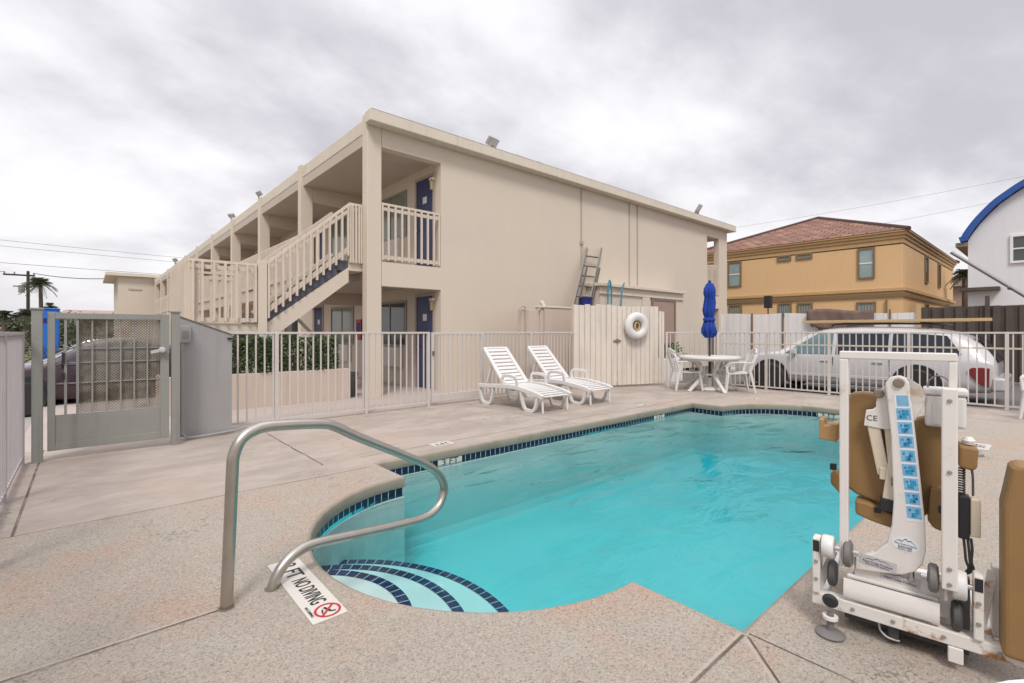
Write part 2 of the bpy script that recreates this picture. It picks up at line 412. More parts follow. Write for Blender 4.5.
# ------------------------------------------------------------------ camera, light, sky
cam = bpy.data.cameras.new('camera'); co = bpy.data.objects.new('camera', cam); COL.objects.link(co)
co.location = (0, 0, 1.35); co.rotation_euler = (R(90), 0, R(-41.36))
cam.sensor_width = 36; cam.lens = 36*483/1024; cam.shift_y = -9.5/1024; cam.clip_end = 3000; cam.clip_start = .05
SC.camera = co
SUN_EL, SUN_AZ = R(52), R(222)        # azimuth measured clockwise from +y
sl = bpy.data.lights.new('sun', 'SUN'); sl.energy = 1.5; sl.angle = R(16); sl.color = (1, .965, .91)
so = bpy.data.objects.new('sun', sl); COL.objects.link(so)
d = Vector((math.sin(SUN_AZ)*math.cos(SUN_EL), math.cos(SUN_AZ)*math.cos(SUN_EL), math.sin(SUN_EL)))
so.rotation_euler = d.to_track_quat('Z', 'Y').to_euler(); so.location = d*30
wd = bpy.data.worlds.new('World'); SC.world = wd; wd.use_nodes = True
g = G(wd.node_tree); g.N.clear()
sky = g.n('TexSky', {'sky_type': 'NISHITA', 'sun_disc': False, 'sun_elevation': SUN_EL, 'sun_rotation': SUN_AZ, 'air_density': 1.5, 'dust_density': 4.0})
gen = g.n('TexCoord').outputs['Generated']
s3 = g.n('SeparateXYZ', Vector=gen); el = g.m('MAXIMUM', s3.outputs[2], 0.0)
den = g.m('ADD', el, .42)
cv = g.n('CombineXYZ', X=g.m('DIVIDE', s3.outputs[0], den), Y=g.m('DIVIDE', s3.outputs[1], den), Z=0.0)
mpw = g.n('Mapping', Vector=cv.outputs[0]); mpw.inputs['Rotation'].default_value = (0, 0, R(35)); mpw.inputs['Scale'].default_value = (1.0, 1.25, 1); mpw.inputs['Location'].default_value = (3.1, 1.7, 0)
n1 = g.n('TexNoise', Scale=.72, Detail=7, Roughness=.5, Distortion=.25); g.L.new(mpw.outputs[0], n1.inputs['Vector'])
n2 = g.n('TexNoise', Scale=2.6, Detail=6, Roughness=.55); g.L.new(mpw.outputs[0], n2.inputs['Vector'])
cl = g.m('ADD', g.m('MULTIPLY', n1.outputs[0], .70), g.m('MULTIPLY', n2.outputs[0], .30))
f = g.step(cl, .41, .60)
cc = g.mix(f, (4.35,4.22,4.62), (7.6,7.45,7.65))
cc = g.mix(g.m('MULTIPLY', g.step(el, .16, .0), .75), cc, (6.5,6.4,6.6))       # paler, smoother towards the horizon
zen = g.m('MULTIPLY_ADD', g.step(el, .62, .95), .9, 1.0)                         # sky overhead, out of view, brightened to light the walls more
vs_ = g.n('VectorMath', {'operation': 'SCALE'}); g.L.new(cc, vs_.inputs[0]); g.L.new(zen, vs_.inputs['Scale'])
mixc = g.mix(.94, sky.outputs[0], vs_.outputs[0])
bg = g.n('Background', Color=mixc, Strength=.1); ow = g.n('OutputWorld'); g.L.new(bg.outputs[0], ow.inputs[0])
SC.view_settings.view_transform = 'Standard'; SC.view_settings.look = 'None'; SC.view_settings.gamma = 1; SC.view_settings.exposure = .52
SC.render.engine = 'CYCLES'; SC.cycles.use_denoising = True; SC.cycles.max_bounces = 8; SC.cycles.transparent_max_bounces = 24; SC.cycles.diffuse_bounces = 4
SC.cycles.caustics_reflective = False; SC.cycles.caustics_refractive = False; SC.cycles.sample_clamp_indirect = 6
# ------------------------------------------------------------------ ground, deck, pool
def inside(p, poly):
    x, y = p; c = False; n = len(poly)
    for i in range(n):
        x0, y0 = poly[i]; x1, y1 = poly[i-1]
        if (y0 > y) != (y1 > y) and x < (x1-x0)*(y-y0)/(y1-y0)+x0: c = not c
    return c
def sheet(outer, holes, z):
    vs, es = [], []
    for loop in [outer]+holes:
        b = len(vs); vs += [Vector(p) for p in loop]
        es += [(b+i, b+(i+1) % len(loop)) for i in range(len(loop))]
    r = delaunay_2d_cdt(vs, es, [], 0, 1e-6)
    mb = MB(); V = [mb.bm.verts.new((v.x, v.y, z)) for v in r[0]]
    for f in r[2]:
        c = sum((r[0][i] for i in f), Vector((0,0)))/len(f)
        if inside(c, outer) and not any(inside(c, h) for h in holes): mb.bm.faces.new([V[i] for i in f])
    return mb
def ell(cx, cy, rx, ry, a0, a1, n=26):
    return [(cx+rx*math.cos(R(a0+(a1-a0)*i/n)), cy+ry*math.sin(R(a0+(a1-a0)*i/n))) for i in range(n+1)]
PX0, PX1, PY0, PY1, NC, NR = 2.235, 8.69, .957, 4.65, 2.8, 1.255
OUT = [(PX0, PY0), (PX1, PY0)] + ell(PX1, NC, 1.20, NR, -90, 90) + [(PX1, PY1), (PX0, PY1)] + ell(PX0, NC, 1.215, NR, 90, 270)
def offset(poly, d):
    out = []; n = len(poly)
    for i in range(n):
        a, b, c = Vector(poly[i-1]), Vector(poly[i]), Vector(poly[(i+1) % n])
        n0 = Vector(((b-a).y, -(b-a).x)).normalized(); n1 = Vector(((c-b).y, -(c-b).x)).normalized()
        k = (n0+n1); k = k/max(.25, k.length_squared/2)
        out.append(tuple(b + k*d))
    return out
def strip(rings):
    return MB().loft(rings, cap=False)
def uv_strip(o, poly_len, z_off=0.0):
    pass

E3 = 900
HOLE = [(.7,.6),(10.3,.6),(10.3,5.0),(.7,5.0)]
struct('ground', sheet([(-E3,-E3),(E3,-E3),(E3,E3),(-E3,E3)], [HOLE], -.19), M['ground'])
DECK = [(-.62,-3.5),(12.02,-3.5),(12.02,7.68),(-.62,7.68)]
dk = sheet(DECK, [offset(OUT, .024)], 0)
for a, b in zip(DECK, DECK[1:]+DECK[:1]): dk.face([(*a,0),(*a,-.19),(*b,-.19),(*b,0)])
struct('pool_deck', dk, M['deck'])
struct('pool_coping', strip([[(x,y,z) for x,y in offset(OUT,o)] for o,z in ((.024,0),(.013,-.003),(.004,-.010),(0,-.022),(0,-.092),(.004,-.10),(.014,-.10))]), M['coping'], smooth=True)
WZ = -.158; FZ = -1.0
def tile_strip(name, ring_lo, ring_hi, closed=True, v0=0.0, vh=.088, mat='tile'):
    bm = bmesh.new(); uv = bm.loops.layers.uv.new('UVMap'); n = len(ring_lo); L = 0
    for i in range(n if closed else n-1):
        a, b = Vector(ring_lo[i]), Vector(ring_lo[(i+1) % n]); c, d = Vector(ring_hi[(i+1) % n]), Vector(ring_hi[i])
        l = (b-a).length; f = bm.faces.new([bm.verts.new(p) for p in (a,b,c,d)])
        for lp, u, v in zip(f.loops, (L, L+l, L+l, L), (v0, v0, v0+vh, v0+vh)): lp[uv].uv = (u, v)
        L += l
    me = bpy.data.meshes.new(name); bm.to_mesh(me); bm.free(); me.materials.append(M[mat])
    o = bpy.data.objects.new(name, me); COL.objects.link(o); return tag(o, kind='structure')
o14 = offset(OUT, .014)
tile_strip('waterline_tile', [(x,y,-.188) for x,y in o14], [(x,y,-.10) for x,y in o14])
bas = strip([[(x,y,-.188) for x,y in o14], [(x,y,-.194) for x,y in offset(OUT,.004)], [(x,y,FZ+.12) for x,y in OUT], [(x,y,FZ+.03) for x,y in offset(OUT,-.04)], [(x,y,FZ) for x,y in offset(OUT,-.12)]])
fl = sheet(offset(OUT,-.12), [], FZ)
tmp = bpy.data.meshes.new('t'); fl.bm.to_mesh(tmp); bas.bm.from_mesh(tmp); fl.bm.free(); bpy.data.meshes.remove(tmp)
struct('pool_basin', bas, M['plaster'])
# steps in the round recess: three curved treads with navy tile noses
sm = MB(); SCX, SCY = .80, 2.75
for r, z in ((.67,-.262),(1.0,-.385),(1.345,-.51)):
    a = [(SCX+r*math.cos(R(t)), SCY+r*math.sin(R(t))) for t in range(-100, 101, 5)]
    # keep the tread inside the recess wall
    a = [(x, y) for x, y in a if x > PX0-.02 and abs(y-NC) < NR-.01 or x <= PX0-.02 and ((x-PX0)/1.215)**2+((y-NC)/NR)**2 < .99]
    back = [p for p in ell(PX0, NC, 1.205, NR-.008, 90, 270, 60)]
    # wall points between the two ends of the arc
    def ang(p): return math.atan2(p[1]-NC, p[0]-PX0) % (2*math.pi)
    a0, a1 = ang(a[-1]), ang(a[0])
    if a0 > a1: a0, a1 = a1, a0
    w = [p for p in back if a0 < ang(p) < a1]
    poly = a + w
    sm.prism([(x, y, FZ) for x, y in poly], (0, 0, z-FZ))
    rin = [(SCX+(r-.064)*math.cos(R(t)), SCY+(r-.064)*math.sin(R(t)), z+.004) for t in range(-66, 67, 3)]
    rou = [(SCX+(r+.004)*math.cos(R(t)), SCY+(r+.004)*math.sin(R(t)), z+.004) for t in range(-66, 67, 3)]
    rin = [p for p in rin if p[0] > PX0 or ((p[0]-PX0)/1.17)**2+((p[1]-NC)/(NR-.02))**2 < 1] if False else rin
    tile_strip('step_nosing_tile', rou, rin, closed=False, v0=.012, vh=.064, mat='nosing')
    rl = [(x*1.0, y, z-.07) for x, y, _ in rou]
    tile_strip('step_nosing_tile', rl, rou, closed=False, vh=.076, mat='nosing')
struct('pool_steps', sm, M['step_plaster'])
wt = sheet(offset(OUT,.010), [], WZ); lo = sheet(offset(OUT,.010), [], FZ-.2)
tmp = bpy.data.meshes.new('t'); lo.bm.to_mesh(tmp); wt.bm.from_mesh(tmp); lo.bm.free(); bpy.data.meshes.remove(tmp)
q = offset(OUT,.010)
for i in range(len(q)):
    a, b = q[i], q[(i+1) % len(q)]; wt.face([(*a,WZ),(*a,FZ-.2),(*b,FZ-.2),(*b,WZ)])
struct('water', wt, M['water'])

# surfaces beyond the deck
struct('sidewalk', MB().box(-.62, 12.02, 7.68, 9.47, -.19, -.004).box(-.62, 6.15, 9.472, 60, -.19, -.006), M['walk'])
struct('parking_lot', MB().box(12.02, 20.6, -30, 60, -.30, -.165), M['asphalt'])
struct('street', MB().box(-9, -.62, 9, 220, -.3, -.17), M['road'])
struct('verge', MB().box(-30, -9.0, 6, 260, -.3, -.12), M['grass'])
tag(MB().box(-6.5, -2.3, 26, 90, -.3, -.08).build('lawn', M['grass']), kind='structure')

# ------------------------------------------------------------------ deck signs and markers
def deck_marker(label, x, y, dx, dy, body='3 FT', w=.27, h=.16):
    t = thing('depth_marker', label, 'depth marker', (x, y, 0), 0, 'depth markers set in the pool deck')
    X = Vector((dx, dy, 0)); Y = Vector((-dy, dx, 0)); c = Vector((x, y, 0))
    pl = MB(); pl.prism([c+X*a*w/2+Y*b*h/2+Vector((0,0,.001)) for a, b in ((-1,-1),(1,-1),(1,1),(-1,1))], (0,0,.004)); pl.build('tile_plate', M['tile_white'], t)
    num, unit = body.split(); text('numeral', num, .125, basis(c-X*.068+Vector((0,0,.0062)), X, Y), M['ink'], t); text('lettering', unit, .125, basis(c+X*.040+Vector((0,0,.0062)), X, Y), M['ink'], t)
deck_marker('white 3 FT depth marker in the deck above the pool edge behind the handrail tip', 3.21, 4.93, -1, 0)
deck_marker('white 3 FT depth marker in the deck in front of the right sun lounger', 7.72, 5.08, -1, 0)
deck_marker('white 3 FT depth marker in the deck below the right patio chair', 10.12, 4.15, 0, 1)
deck_marker('faded white 3 FT depth marker in the deck right of the pool lift', 7.9, .62, 1, 0, w=.4)
def band_marker(label, p, X, body='3 FT', n=3):
    X = Vector(X); N = Vector((X.y, -X.x, 0)); p = Vector(p)
    t = thing('depth_tile', label, 'depth tile', p, 0, 'depth tiles in the waterline band')
    for i in range(n):
        c = p + X*((i-(n-1)/2)*.112)
        mb = MB(); mb.prism([c+X*a*.054+Vector((0,0,b*.037)) for a, b in ((-1,-1),(1,-1),(1,1),(-1,1))], N*.004); mb.build('tile_plate', M['tile_white'], t)
    text('lettering', body, .095, basis(p+N*.0046, X, (0,0,1)), M['ink'], t, sx=1.35)
band_marker('white 3 FT tile in the navy waterline band behind the handrail tip', (3.15, 4.662, -.142), (1,0,0))
band_marker('white 3 FT tile in the navy waterline band at the far left pool corner', (7.55, 4.662, -.142), (1,0,0))
band_marker('white 3 FT tile in the navy band just left of the lift frame', (9.875, 2.72, -.142), (0,-1,0))

ns = thing('no_diving_sign', 'white 3 FT NO DIVING tile with red barred diver circle under the handrail', 'warning sign', (.862, 2.645, 0))
MB().box(.78, .945, 2.27, 3.02, .001, .0045).build('tile_plate', M['tile_white'], ns)
B = lambda x, y: basis((x, y, .006), (0,-1,0), (1,0,0))
text('lettering', '3 FT', .125, B(.862, 2.865), M['ink'], ns, sx=.80, bold=.001)
text('lettering', 'NO DIVING', .112, B(.862, 2.585), M['ink'], ns, sx=.53, bold=.001)
text('lettering', 'NO DIVING', .020, B(.80, 2.38), M['ink'], ns)
rg = MB(); rr = [( .875+.062*math.cos(R(a)), 2.345+.062*math.sin(R(a))) for a in range(0,360,10)]; ri = [(.875+.050*math.cos(R(a)), 2.345+.050*math.sin(R(a))) for a in range(0,360,10)]
rg.loft([[(x,y,.0062) for x,y in rr],[(x,y,.0062) for x,y in ri]], cap=False)
for s_ in (1,):
    rg.bar((.875-.038, 2.345-.038, .0072), (.875+.038, 2.345+.038, .0072), .011, .001)
rg.build('barred_circle', M['ink_red'], ns)
dv = MB(); dv.bar((.868,2.375,.0066),(.885,2.325,.0066),.012,.0008); dv.bar((.885,2.325,.0068),(.905,2.318,.0068),.008,.0008); dv.bar((.855,2.36,.0070),(.845,2.33,.0070),.007,.0008); dv.build('diver_figure', M['ink'], ns)

# ------------------------------------------------------------------ handrail
hr = thing('pool_handrail', 'bent stainless steel handrail looping out over the pool steps', 'handrail', (.62, 2.72, 0))
rp = [(.512,2.70,-.02),(.527,2.703,.32),(.540,2.705,.655),(.549,2.707,.745),(.582,2.713,.812),(.64,2.725,.846),(.73,2.742,.856),(1.00,2.795,.826),(1.10,2.813,.792),(1.25,2.843,.706),(1.655,2.922,.493),(1.80,2.95,.41),(1.895,2.968,.335),(1.955,2.98,.245),(1.958,2.98,.165),(1.90,2.97,.085),(1.78,2.946,.050),(1.54,2.90,.072),(1.25,2.845,.112),(.965,2.79,.152),(.86,2.768,.140),(.79,2.754,.098),(.748,2.745,.04),(.730,2.742,-.02)]
MB().tube(catmull(rp, 5), .0285, 14).build('rail_tube', M['steel'], hr, smooth='all')
es = MB(); es.lathe([(.036,.001),(.036,.003),(.029,.005),(.028,.005)], (.512,2.70,0), 20); es.build('escutcheon', M['dark_metal'], hr, smooth=True)
MB().lathe([(.036,.001),(.036,.003),(.029,.005),(.028,.005)], (.731,2.742,0), 20).build('escutcheon', M['dark_metal'], hr, smooth=True)

# ------------------------------------------------------------------ fences
def picket_fence(name, label, p0, p1, posts, mat, ztop=1.335, zbot=.07, sp=.112, mid=None, group='steel picket fence runs round the pool', pw=.05, cat='fence', pk=.019, base=0):
    p0, p1 = Vector((*p0, 0)), Vector((*p1, 0)); d = p1-p0; L = d.length; u = d/L
    t = thing(name, label, cat, p0, 0, group)
    up = Vector((0,0,1))
    MB().bar(p0+up*ztop, p1+up*ztop, .042, .032).build('top_rail', mat, t, bevel=.004)
    MB().bar(p0+up*zbot, p1+up*zbot, .034, .028).build('bottom_rail', mat, t)
    if mid: MB().bar(p0+up*mid, p1+up*mid, .030, .030).build('middle_rail', M['fence_tan'], t)
    pos = [min(L, max(0, x)) for x in posts]
    for x in pos:
        c = p0+u*x; mb = MB(); mb.bar(c+up*base, c+up*(ztop+.012), pw, pw, up=(u.x,u.y,0)); mb.build('post', mat, t, bevel=.003)
    mb = MB(); n = int(L/sp)
    for i in range(1, n):
        x = L*i/n
        if any(abs(x-q) < .045 for q in pos): continue
        c = p0+u*x; mb.bar(c+up*(zbot), c+up*ztop, pk, pk, up=(u.x,u.y,0))
    mb.build('picket_row', mat, t)
    return t
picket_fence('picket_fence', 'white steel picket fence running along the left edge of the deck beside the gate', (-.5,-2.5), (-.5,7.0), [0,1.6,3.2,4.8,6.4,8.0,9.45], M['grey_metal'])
picket_fence('picket_fence', 'white steel picket fence in front of the hedge between grey panel and small white gate', (1.47,7.6), (4.68,7.6), [.62,2.0,3.19], M['white_metal'])
picket_fence('picket_fence', 'white steel picket fence behind the two sun loungers', (5.95,7.66), (8.60,7.60), [0.0,1.3], M['white_metal'], sp=.10)
picket_fence('picket_fence', 'short white picket fence run behind the patio table and umbrella', (11.08,6.66), (11.84,5.62), [0.03,1.25], M['white_metal'])
rf = picket_fence('picket_fence', 'long white steel picket fence with tan middle rail in front of the white wagon', (11.87,5.58), (11.87,-4.4), [0,1.05,2.32,3.65,4.97,6.3,7.6,9], M['white_metal'], mid=1.065)
# small white pedestrian gate
pg = thing('picket_gate', 'narrow white picket gate with thick frame left of the sun loungers', 'gate', (4.74,7.62,0), 0)
f = MB(); f.box(4.74,4.79,7.6,7.64,.05,1.345); f.box(5.87,5.92,7.6,7.64,.05,1.345); f.box(4.79,5.87,7.602,7.638,1.30,1.345); f.box(4.79,5.87,7.602,7.638,.06,.20); f.build('gate_frame', M['white_metal'], pg, bevel=.004)
f = MB()
for i in range(1, 10): f.box(4.79+1.08*i/10-.009, 4.79+1.08*i/10+.009, 7.611, 7.629, .20, 1.30)
f.build('picket_row', M['white_metal'], pg)
f = MB(); f.box(4.745,4.785,7.575,7.599,.92,1.0); f.build('latch', M['dark_metal'], pg)

# grey-green mesh gate with its two posts
def gate_post(x, y, label):
    t = thing('gate_post', label, 'gate post', (x, y, 0), 0, 'grey green gate posts')
    MB().box(x-.042,x+.042,y-.042,y+.042,-.01,1.58).build('shaft', M['gate_green'], t, bevel=.004)
    MB().box(x-.052,x+.052,y-.052,y+.052,1.58,1.60).build('cap', M['gate_green'], t, bevel=.004)
gate_post(-.385, 7.0, 'square grey green gate post at the hinge side next to the left picket fence')
gate_post(.80, 7.03, 'square grey green gate post at the latch side beside the grey panel')
mg = thing('mesh_gate', 'grey green pool gate with expanded metal mesh and solid kick plate', 'gate', (-.31, 7.02, 0))
gx0, gx1, gy = -.31, .735, 7.02
f = MB(); f.box(gx0,gx0+.06,gy-.025,gy+.025,.10,1.56); f.box(gx1-.085,gx1,gy-.025,gy+.025,.10,1.56); f.box(gx0+.06,gx1-.085,gy-.024,gy+.024,1.49,1.555); f.box(gx0+.06,gx1-.085,gy-.024,gy+.024,.10,.18); f.build('gate_frame', M['gate_green'], mg, bevel=.004)
MB().box(gx0+.06,gx1-.085,gy-.015,gy+.015,.181,.47).build('kick_plate', M['gate_green'], mg)
f = MB()
for x in (-.17,-.075): f.box(x-.011,x+.011,gy-.012,gy+.012,.47,1.49)
for i in range(1,6): x = -.075+.725*i/6; f.box(x-.007,x+.007,gy-.002,gy+.012,.47,1.49)
for z in (.80,1.02,1.17): f.box(gx0+.06,gx1-.085,gy+.0145,gy+.026,z-.007,z+.007)
f.build('bar_grid', M['gate_green'], mg)
f = MB(); f.box(-.20,-.175,gy-.03,gy-.012,1.015,1.13); f.box(-.20,-.175,gy-.03,gy-.012,.84,.92); f.build('hinge', M['black'], mg)
f = MB(); f.face([(-.075,gy+.030,.47),(gx1-.085,gy+.030,.47),(gx1-.085,gy+.030,1.49),(-.075,gy+.030,1.49)]); f.build('mesh_panel', M['mesh'], mg)
h = MB(); h.lathe([(.0,-.035),(.026,-.030),(.036,-.01),(.036,.012),(.024,.03),(.0,.034)], (.665,gy-.062,1.14), 16, 'Y'); h.bar((.66,gy-.06,1.14),(.555,gy-.065,1.115),.030,.034); h.build('door_knob', M['sticker_grey'], mg, smooth=True)
# grey steel panel beside it
sp = thing('steel_panel', 'solid grey steel fence panel with slanted top between the gate and picket fence', 'fence panel', (.86, 7.3, 0))
MB().prism([(.855,7.27,.03),(1.455,7.31,.03),(1.455,7.31,1.31),(.855,7.27,1.545)], (0,.03,0)).build('plate', M['panel_grey'], sp)
MB().bar((.855,7.285,1.549),(1.46,7.325,1.314),.05,.012).build('top_cap', M['dark_metal'], sp)
ob = MB().box(.865,.985,7.225,7.268,1.215,1.43).build('outlet_box', M['panel_grey'], sp, bevel=.006)
f = MB(); f.box(.895,.955,7.218,7.224,1.275,1.37); f.build('cover_plate', M['gate_green'], ob, bevel=.003)
MB().tube(catmull([(.895,7.245,1.21),(.895,7.245,.7),(.895,7.24,.16),(.91,7.22,.06),(.99,7.2,.03),(1.46,7.30,.035),(1.9,7.56,.05)],6),.014,8).build('conduit', M['panel_grey'], sp, smooth=True)
f = MB(); f.box(1.40,1.46,7.285,7.305,1.25,1.275); f.build('clip', M['black'], sp)
# ------------------------------------------------------------------ motel
mo = thing('motel_building', 'long two storey beige motel with open walkways and blue doors', 'motel', (4.33, 9.43, 0))
XA, XB, YA, YE, BAY, NB = 4.33, 20.55, 9.43, 51.0, 4.12, 10
XW, XR = 6.12, 18.79
ZT = 5.62
w = MB()
# gable end facing the pool: solid field, header over the openings, spandrels
w.box(XW,XR,YA,YA+.22,-.02,ZT)
for x0, x1 in ((4.655,XW),(XR,19.82)):
    w.box(x0,x1,YA+.002,YA+.22,5.24,ZT); w.box(x0,x1,YA+.002,YA+.22,2.32,2.83)
w.build('end_wall', M['wall'], mo)
MB().box(XW,XR,YA+.222,YE,-.02,5.5).build('wall', M['wall'], mo)
col = MB().box(XA,4.65,YA-.003,YA+.235,-.02,5.875).build('column', M['wall'], mo, bevel=.012)
for k in range(1, NB+1):
    c = col.copy(); COL.objects.link(c); c.parent = mo; c.location = (0, BAY*k, 0)
for k in range(NB+1):
    c = MB().box(19.83,XB,YA+BAY*k-.003,YA+BAY*k+.235,-.02,ZT).build('column', M['wall'], mo, bevel=.012)
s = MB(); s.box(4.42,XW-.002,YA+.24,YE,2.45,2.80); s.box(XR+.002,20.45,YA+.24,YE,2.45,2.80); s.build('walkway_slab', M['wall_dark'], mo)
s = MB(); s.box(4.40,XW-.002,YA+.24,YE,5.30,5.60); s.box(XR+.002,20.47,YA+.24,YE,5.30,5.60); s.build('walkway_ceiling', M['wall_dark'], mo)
for k in range(1, NB+1):
    for z0, z1 in ((4.93,5.298),(2.12,2.448)):
        MB().box(4.652,XW-.003,YA+BAY*k,YA+BAY*k+.2,z0,z1).build('cross_beam', M['wall'], mo)
# roof: thick slab with overhang to the pool side
rf_ = MB(); rf_.box(4.405,20.86,YA-.005,YE+.3,5.622,5.86); rf_.box(4.275,20.86,YA-.26,YA-.006,5.625,5.862); rf_.build('roof', M['fascia'], mo, bevel=.015)
dr = MB(); dr.prism([(4.30,YA-.262,5.864),(20.84,YA-.262,5.864),(20.84,YA-.12,5.887),(4.30,YA-.12,5.887)], (0,0,.004)); dr.build('drip_edge', M['fascia'], mo)
ff = MB(); ff.box(4.39,4.415,YA+.236,YE,5.55,5.62); ff.build('fascia_board', M['fascia'], mo)
# walkway railings between columns and in the end openings
def railing(p0, p1, z, zt, sp=.125, n=None, name='railing', parent=None, bal=.042, low=.10, skirt=0):
    p0, p1 = Vector((*p0, 0)), Vector((*p1, 0)); d = p1-p0; L = d.length; u = d/L; up = Vector((0,0,1)); mb = MB()
    mb.bar(p0+up*zt, p1+up*zt, .07, .045)
    mb.bar(p0+up*(zt-.10), p1+up*(zt-.10), .035, .07); mb.bar(p0+up*(z+low), p1+up*(z+low), .035, .08)
    n = n or max(2, int(L/sp)); nrm = Vector((u.y, -u.x, 0))
    for i in range(n+1):
        x = min(max(L*i/n, bal/2), L-bal/2); c = p0+u*x+nrm*.036
        mb.bar(c+up*(z+.03), c+up*(zt-.024), bal, .034, up=(u.x,u.y,0))
    return mb.build(name, M['rail'], parent)
railing((4.66,YA+.06),(6.11,YA+.06),2.84,4.06,n=9,parent=mo)
railing((18.80,YA+.06),(19.81,YA+.06),2.84,4.06,n=7,parent=mo)
for k in range(1, NB):
    railing((4.40,YA+BAY*(k+1)),(4.40,YA+BAY*k+.236),2.82,4.0,parent=mo,n=24 if k < 5 else 14)
# doors, windows, lamps and wall units along the walkway wall
def door(y0, y1, z, n):
    x = XW-.002
    fr = MB(); fr.box(x-.035,x,y0-.06,y0,z,z+2.27); fr.box(x-.035,x,y1,y1+.06,z,z+2.27); fr.box(x-.035,x,y0,y1,z+2.205,z+2.27)
    d = MB().box(x-.012,x+.0,y0,y1,z+.01,z+2.205).build('door', M['blue_door'], mo)
    fr.build('door_frame', M['beige_pipe'], d)
    if n < 3:
        MB().box(x-.016,x-.0125,(y0+y1)/2-.09,(y0+y1)/2+.09,z+1.62,z+1.78).build('number_plate', M['sticker_white'], d)
        MB().lathe([(.0,-.03),(.028,-.025),(.03,.0),(.012,.03)], (x-.045,y1-.08 if n % 2 == 0 else y0+.08,z+1.0), 10, 'X').build('door_knob', M['alu'], d, smooth=True)
def window(y0, y1, z0, z1, ac=True, mat=None, n=0):
    x = XW-.002
    fr = MB(); fr.box(x-.03,x,y0-.05,y0,z0-.05,z1+.05); fr.box(x-.03,x,y1,y1+.05,z0-.05,z1+.05); fr.box(x-.03,x,y0,y1,z1,z1+.05); fr.box(x-.03,x,y0,y1,z0-.05,z0); fr.box(x-.025,x,(y0+y1)/2-.02,(y0+y1)/2+.02,z0,z1)
    wi = MB().box(x-.008,x,y0,y1,z0,z1).build('window', mat or M['glass'], mo)
    fr.build('window_frame', M['alu'], wi)
    if ac:
        a = MB(); a.box(x-.11,x,y0+.15,y0+1.05,z0-.58,z0-.06); a.build('air_conditioner', M['cream'], mo, bevel=.01)
        a = MB()
        for i in range(9): a.box(x-.121,x-.111,y0+.18,y0+1.02,z0-.55+i*.052,z0-.55+i*.052+.028)
        a.build('louvre', M['plastic'], mo)
for k in range(NB):
    y = YA+BAY*k
    for z, hi in ((0,0),(2.82,1)):
        if k % 2 == 0: door(y+.30,y+1.06,z,k); window(y+1.62,y+3.3,z+1.02,z+2.10,ac=k<3,mat=M['curtain_glass'] if hi else M['glass'])
        else: door(y+BAY-.86,y+BAY-.10,z,k); window(y+.75,y+2.45,z+1.02,z+2.10,ac=k<3,mat=M['curtain_glass'] if hi or k==1 else M['glass'])
for z in (0,2.82):
    l = MB(); l.box(6.02,6.115,YA+.225,YA+.36,z+2.08,z+2.14); l.build('lamp_cap', M['cream'], mo)
    MB().lathe([(.0,0),(.035,.0),(.05,.18),(.045,.21),(0,.21)], (6.06,YA+.30,z+1.86), 12).build('wall_lamp', M['amber'], mo, smooth=True)
# conduits on the end wall
def conduit(x, z0, z1):
    MB().cyl((x,YA-.016,z0),(x,YA-.016,z1),.020,8).build('conduit', M['beige_pipe'], mo)
conduit(11.04,2.2,5.6); conduit(13.46,2.9,5.6); conduit(13.92,2.9,5.6)
MB().box(10.99,11.09,YA-.05,YA-.003,3.95,4.05).build('junction_box', M['beige_pipe'], mo)

# flood lights standing on the roof edge
def flood(label, x, y, z, rz, tilt=35, s=1.0):
    t = thing('floodlight', label, 'floodlight', (x, y, z), rz, 'floodlights on the motel roof edge')
    MB().box(-.05*s,.05*s,-.05*s,.05*s,0,.02*s).build('base', M['dark_metal'], t, world=False)
    b = MB(); b.bar((0,0,.02*s),(0,0,.13*s),.025*s,.025*s); b.bar((-.17*s,0,.13*s),(.17*s,0,.13*s),.02*s,.02*s); b.build('bracket', M['dark_metal'], t, world=False)
    Mx = Matrix.Translation((0,0,.22*s)) @ Matrix.Rotation(R(tilt), 4, 'X')
    h = MB(); h.box(-.20*s,.20*s,-.07*s,.07*s,-.13*s,.13*s); h.bm.transform(Mx); h.build('housing', M['alu'], t, world=False, bevel=.02*s)
    h = MB(); h.box(-.175*s,.175*s,-.08*s,-.071*s,-.11*s,.11*s); h.bm.transform(Mx); h.build('lens', M['sticker_grey'], t, world=False)
flood('large square floodlight on the roof edge above the solid beige end wall', 7.55, YA-.12, 5.89, R(10), 40, .8)
flood('small floodlight on the roof edge near the far right corner of the motel', 17.85, YA-.12, 5.89, R(35), 30, 1.1)
flood('twin bracket floodlight above the third walkway column from the corner', 4.34, YA+BAY*2+.1, 5.862, R(-80), 40, .6)
flood('dark floodlight above the fourth walkway column from the corner', 4.34, YA+BAY*3+.1, 5.862, R(-50), 45, .62)
flood('far floodlight halfway down the long motel roof', 4.34, YA+BAY*7, 5.862, R(-70), 40, .9)
vp = thing('roof_vent', 'bent roof pipe lying on the motel roof edge', 'vent pipe', (8.6,YA-.1,5.89))
MB().tube(catmull([(8.35,YA-.1,5.93),(8.7,YA-.1,5.92),(8.95,YA-.12,5.90),(9.2,YA-.12,5.93)],5),.03,8).build('pipe', M['beige_pipe'], vp, smooth=True)

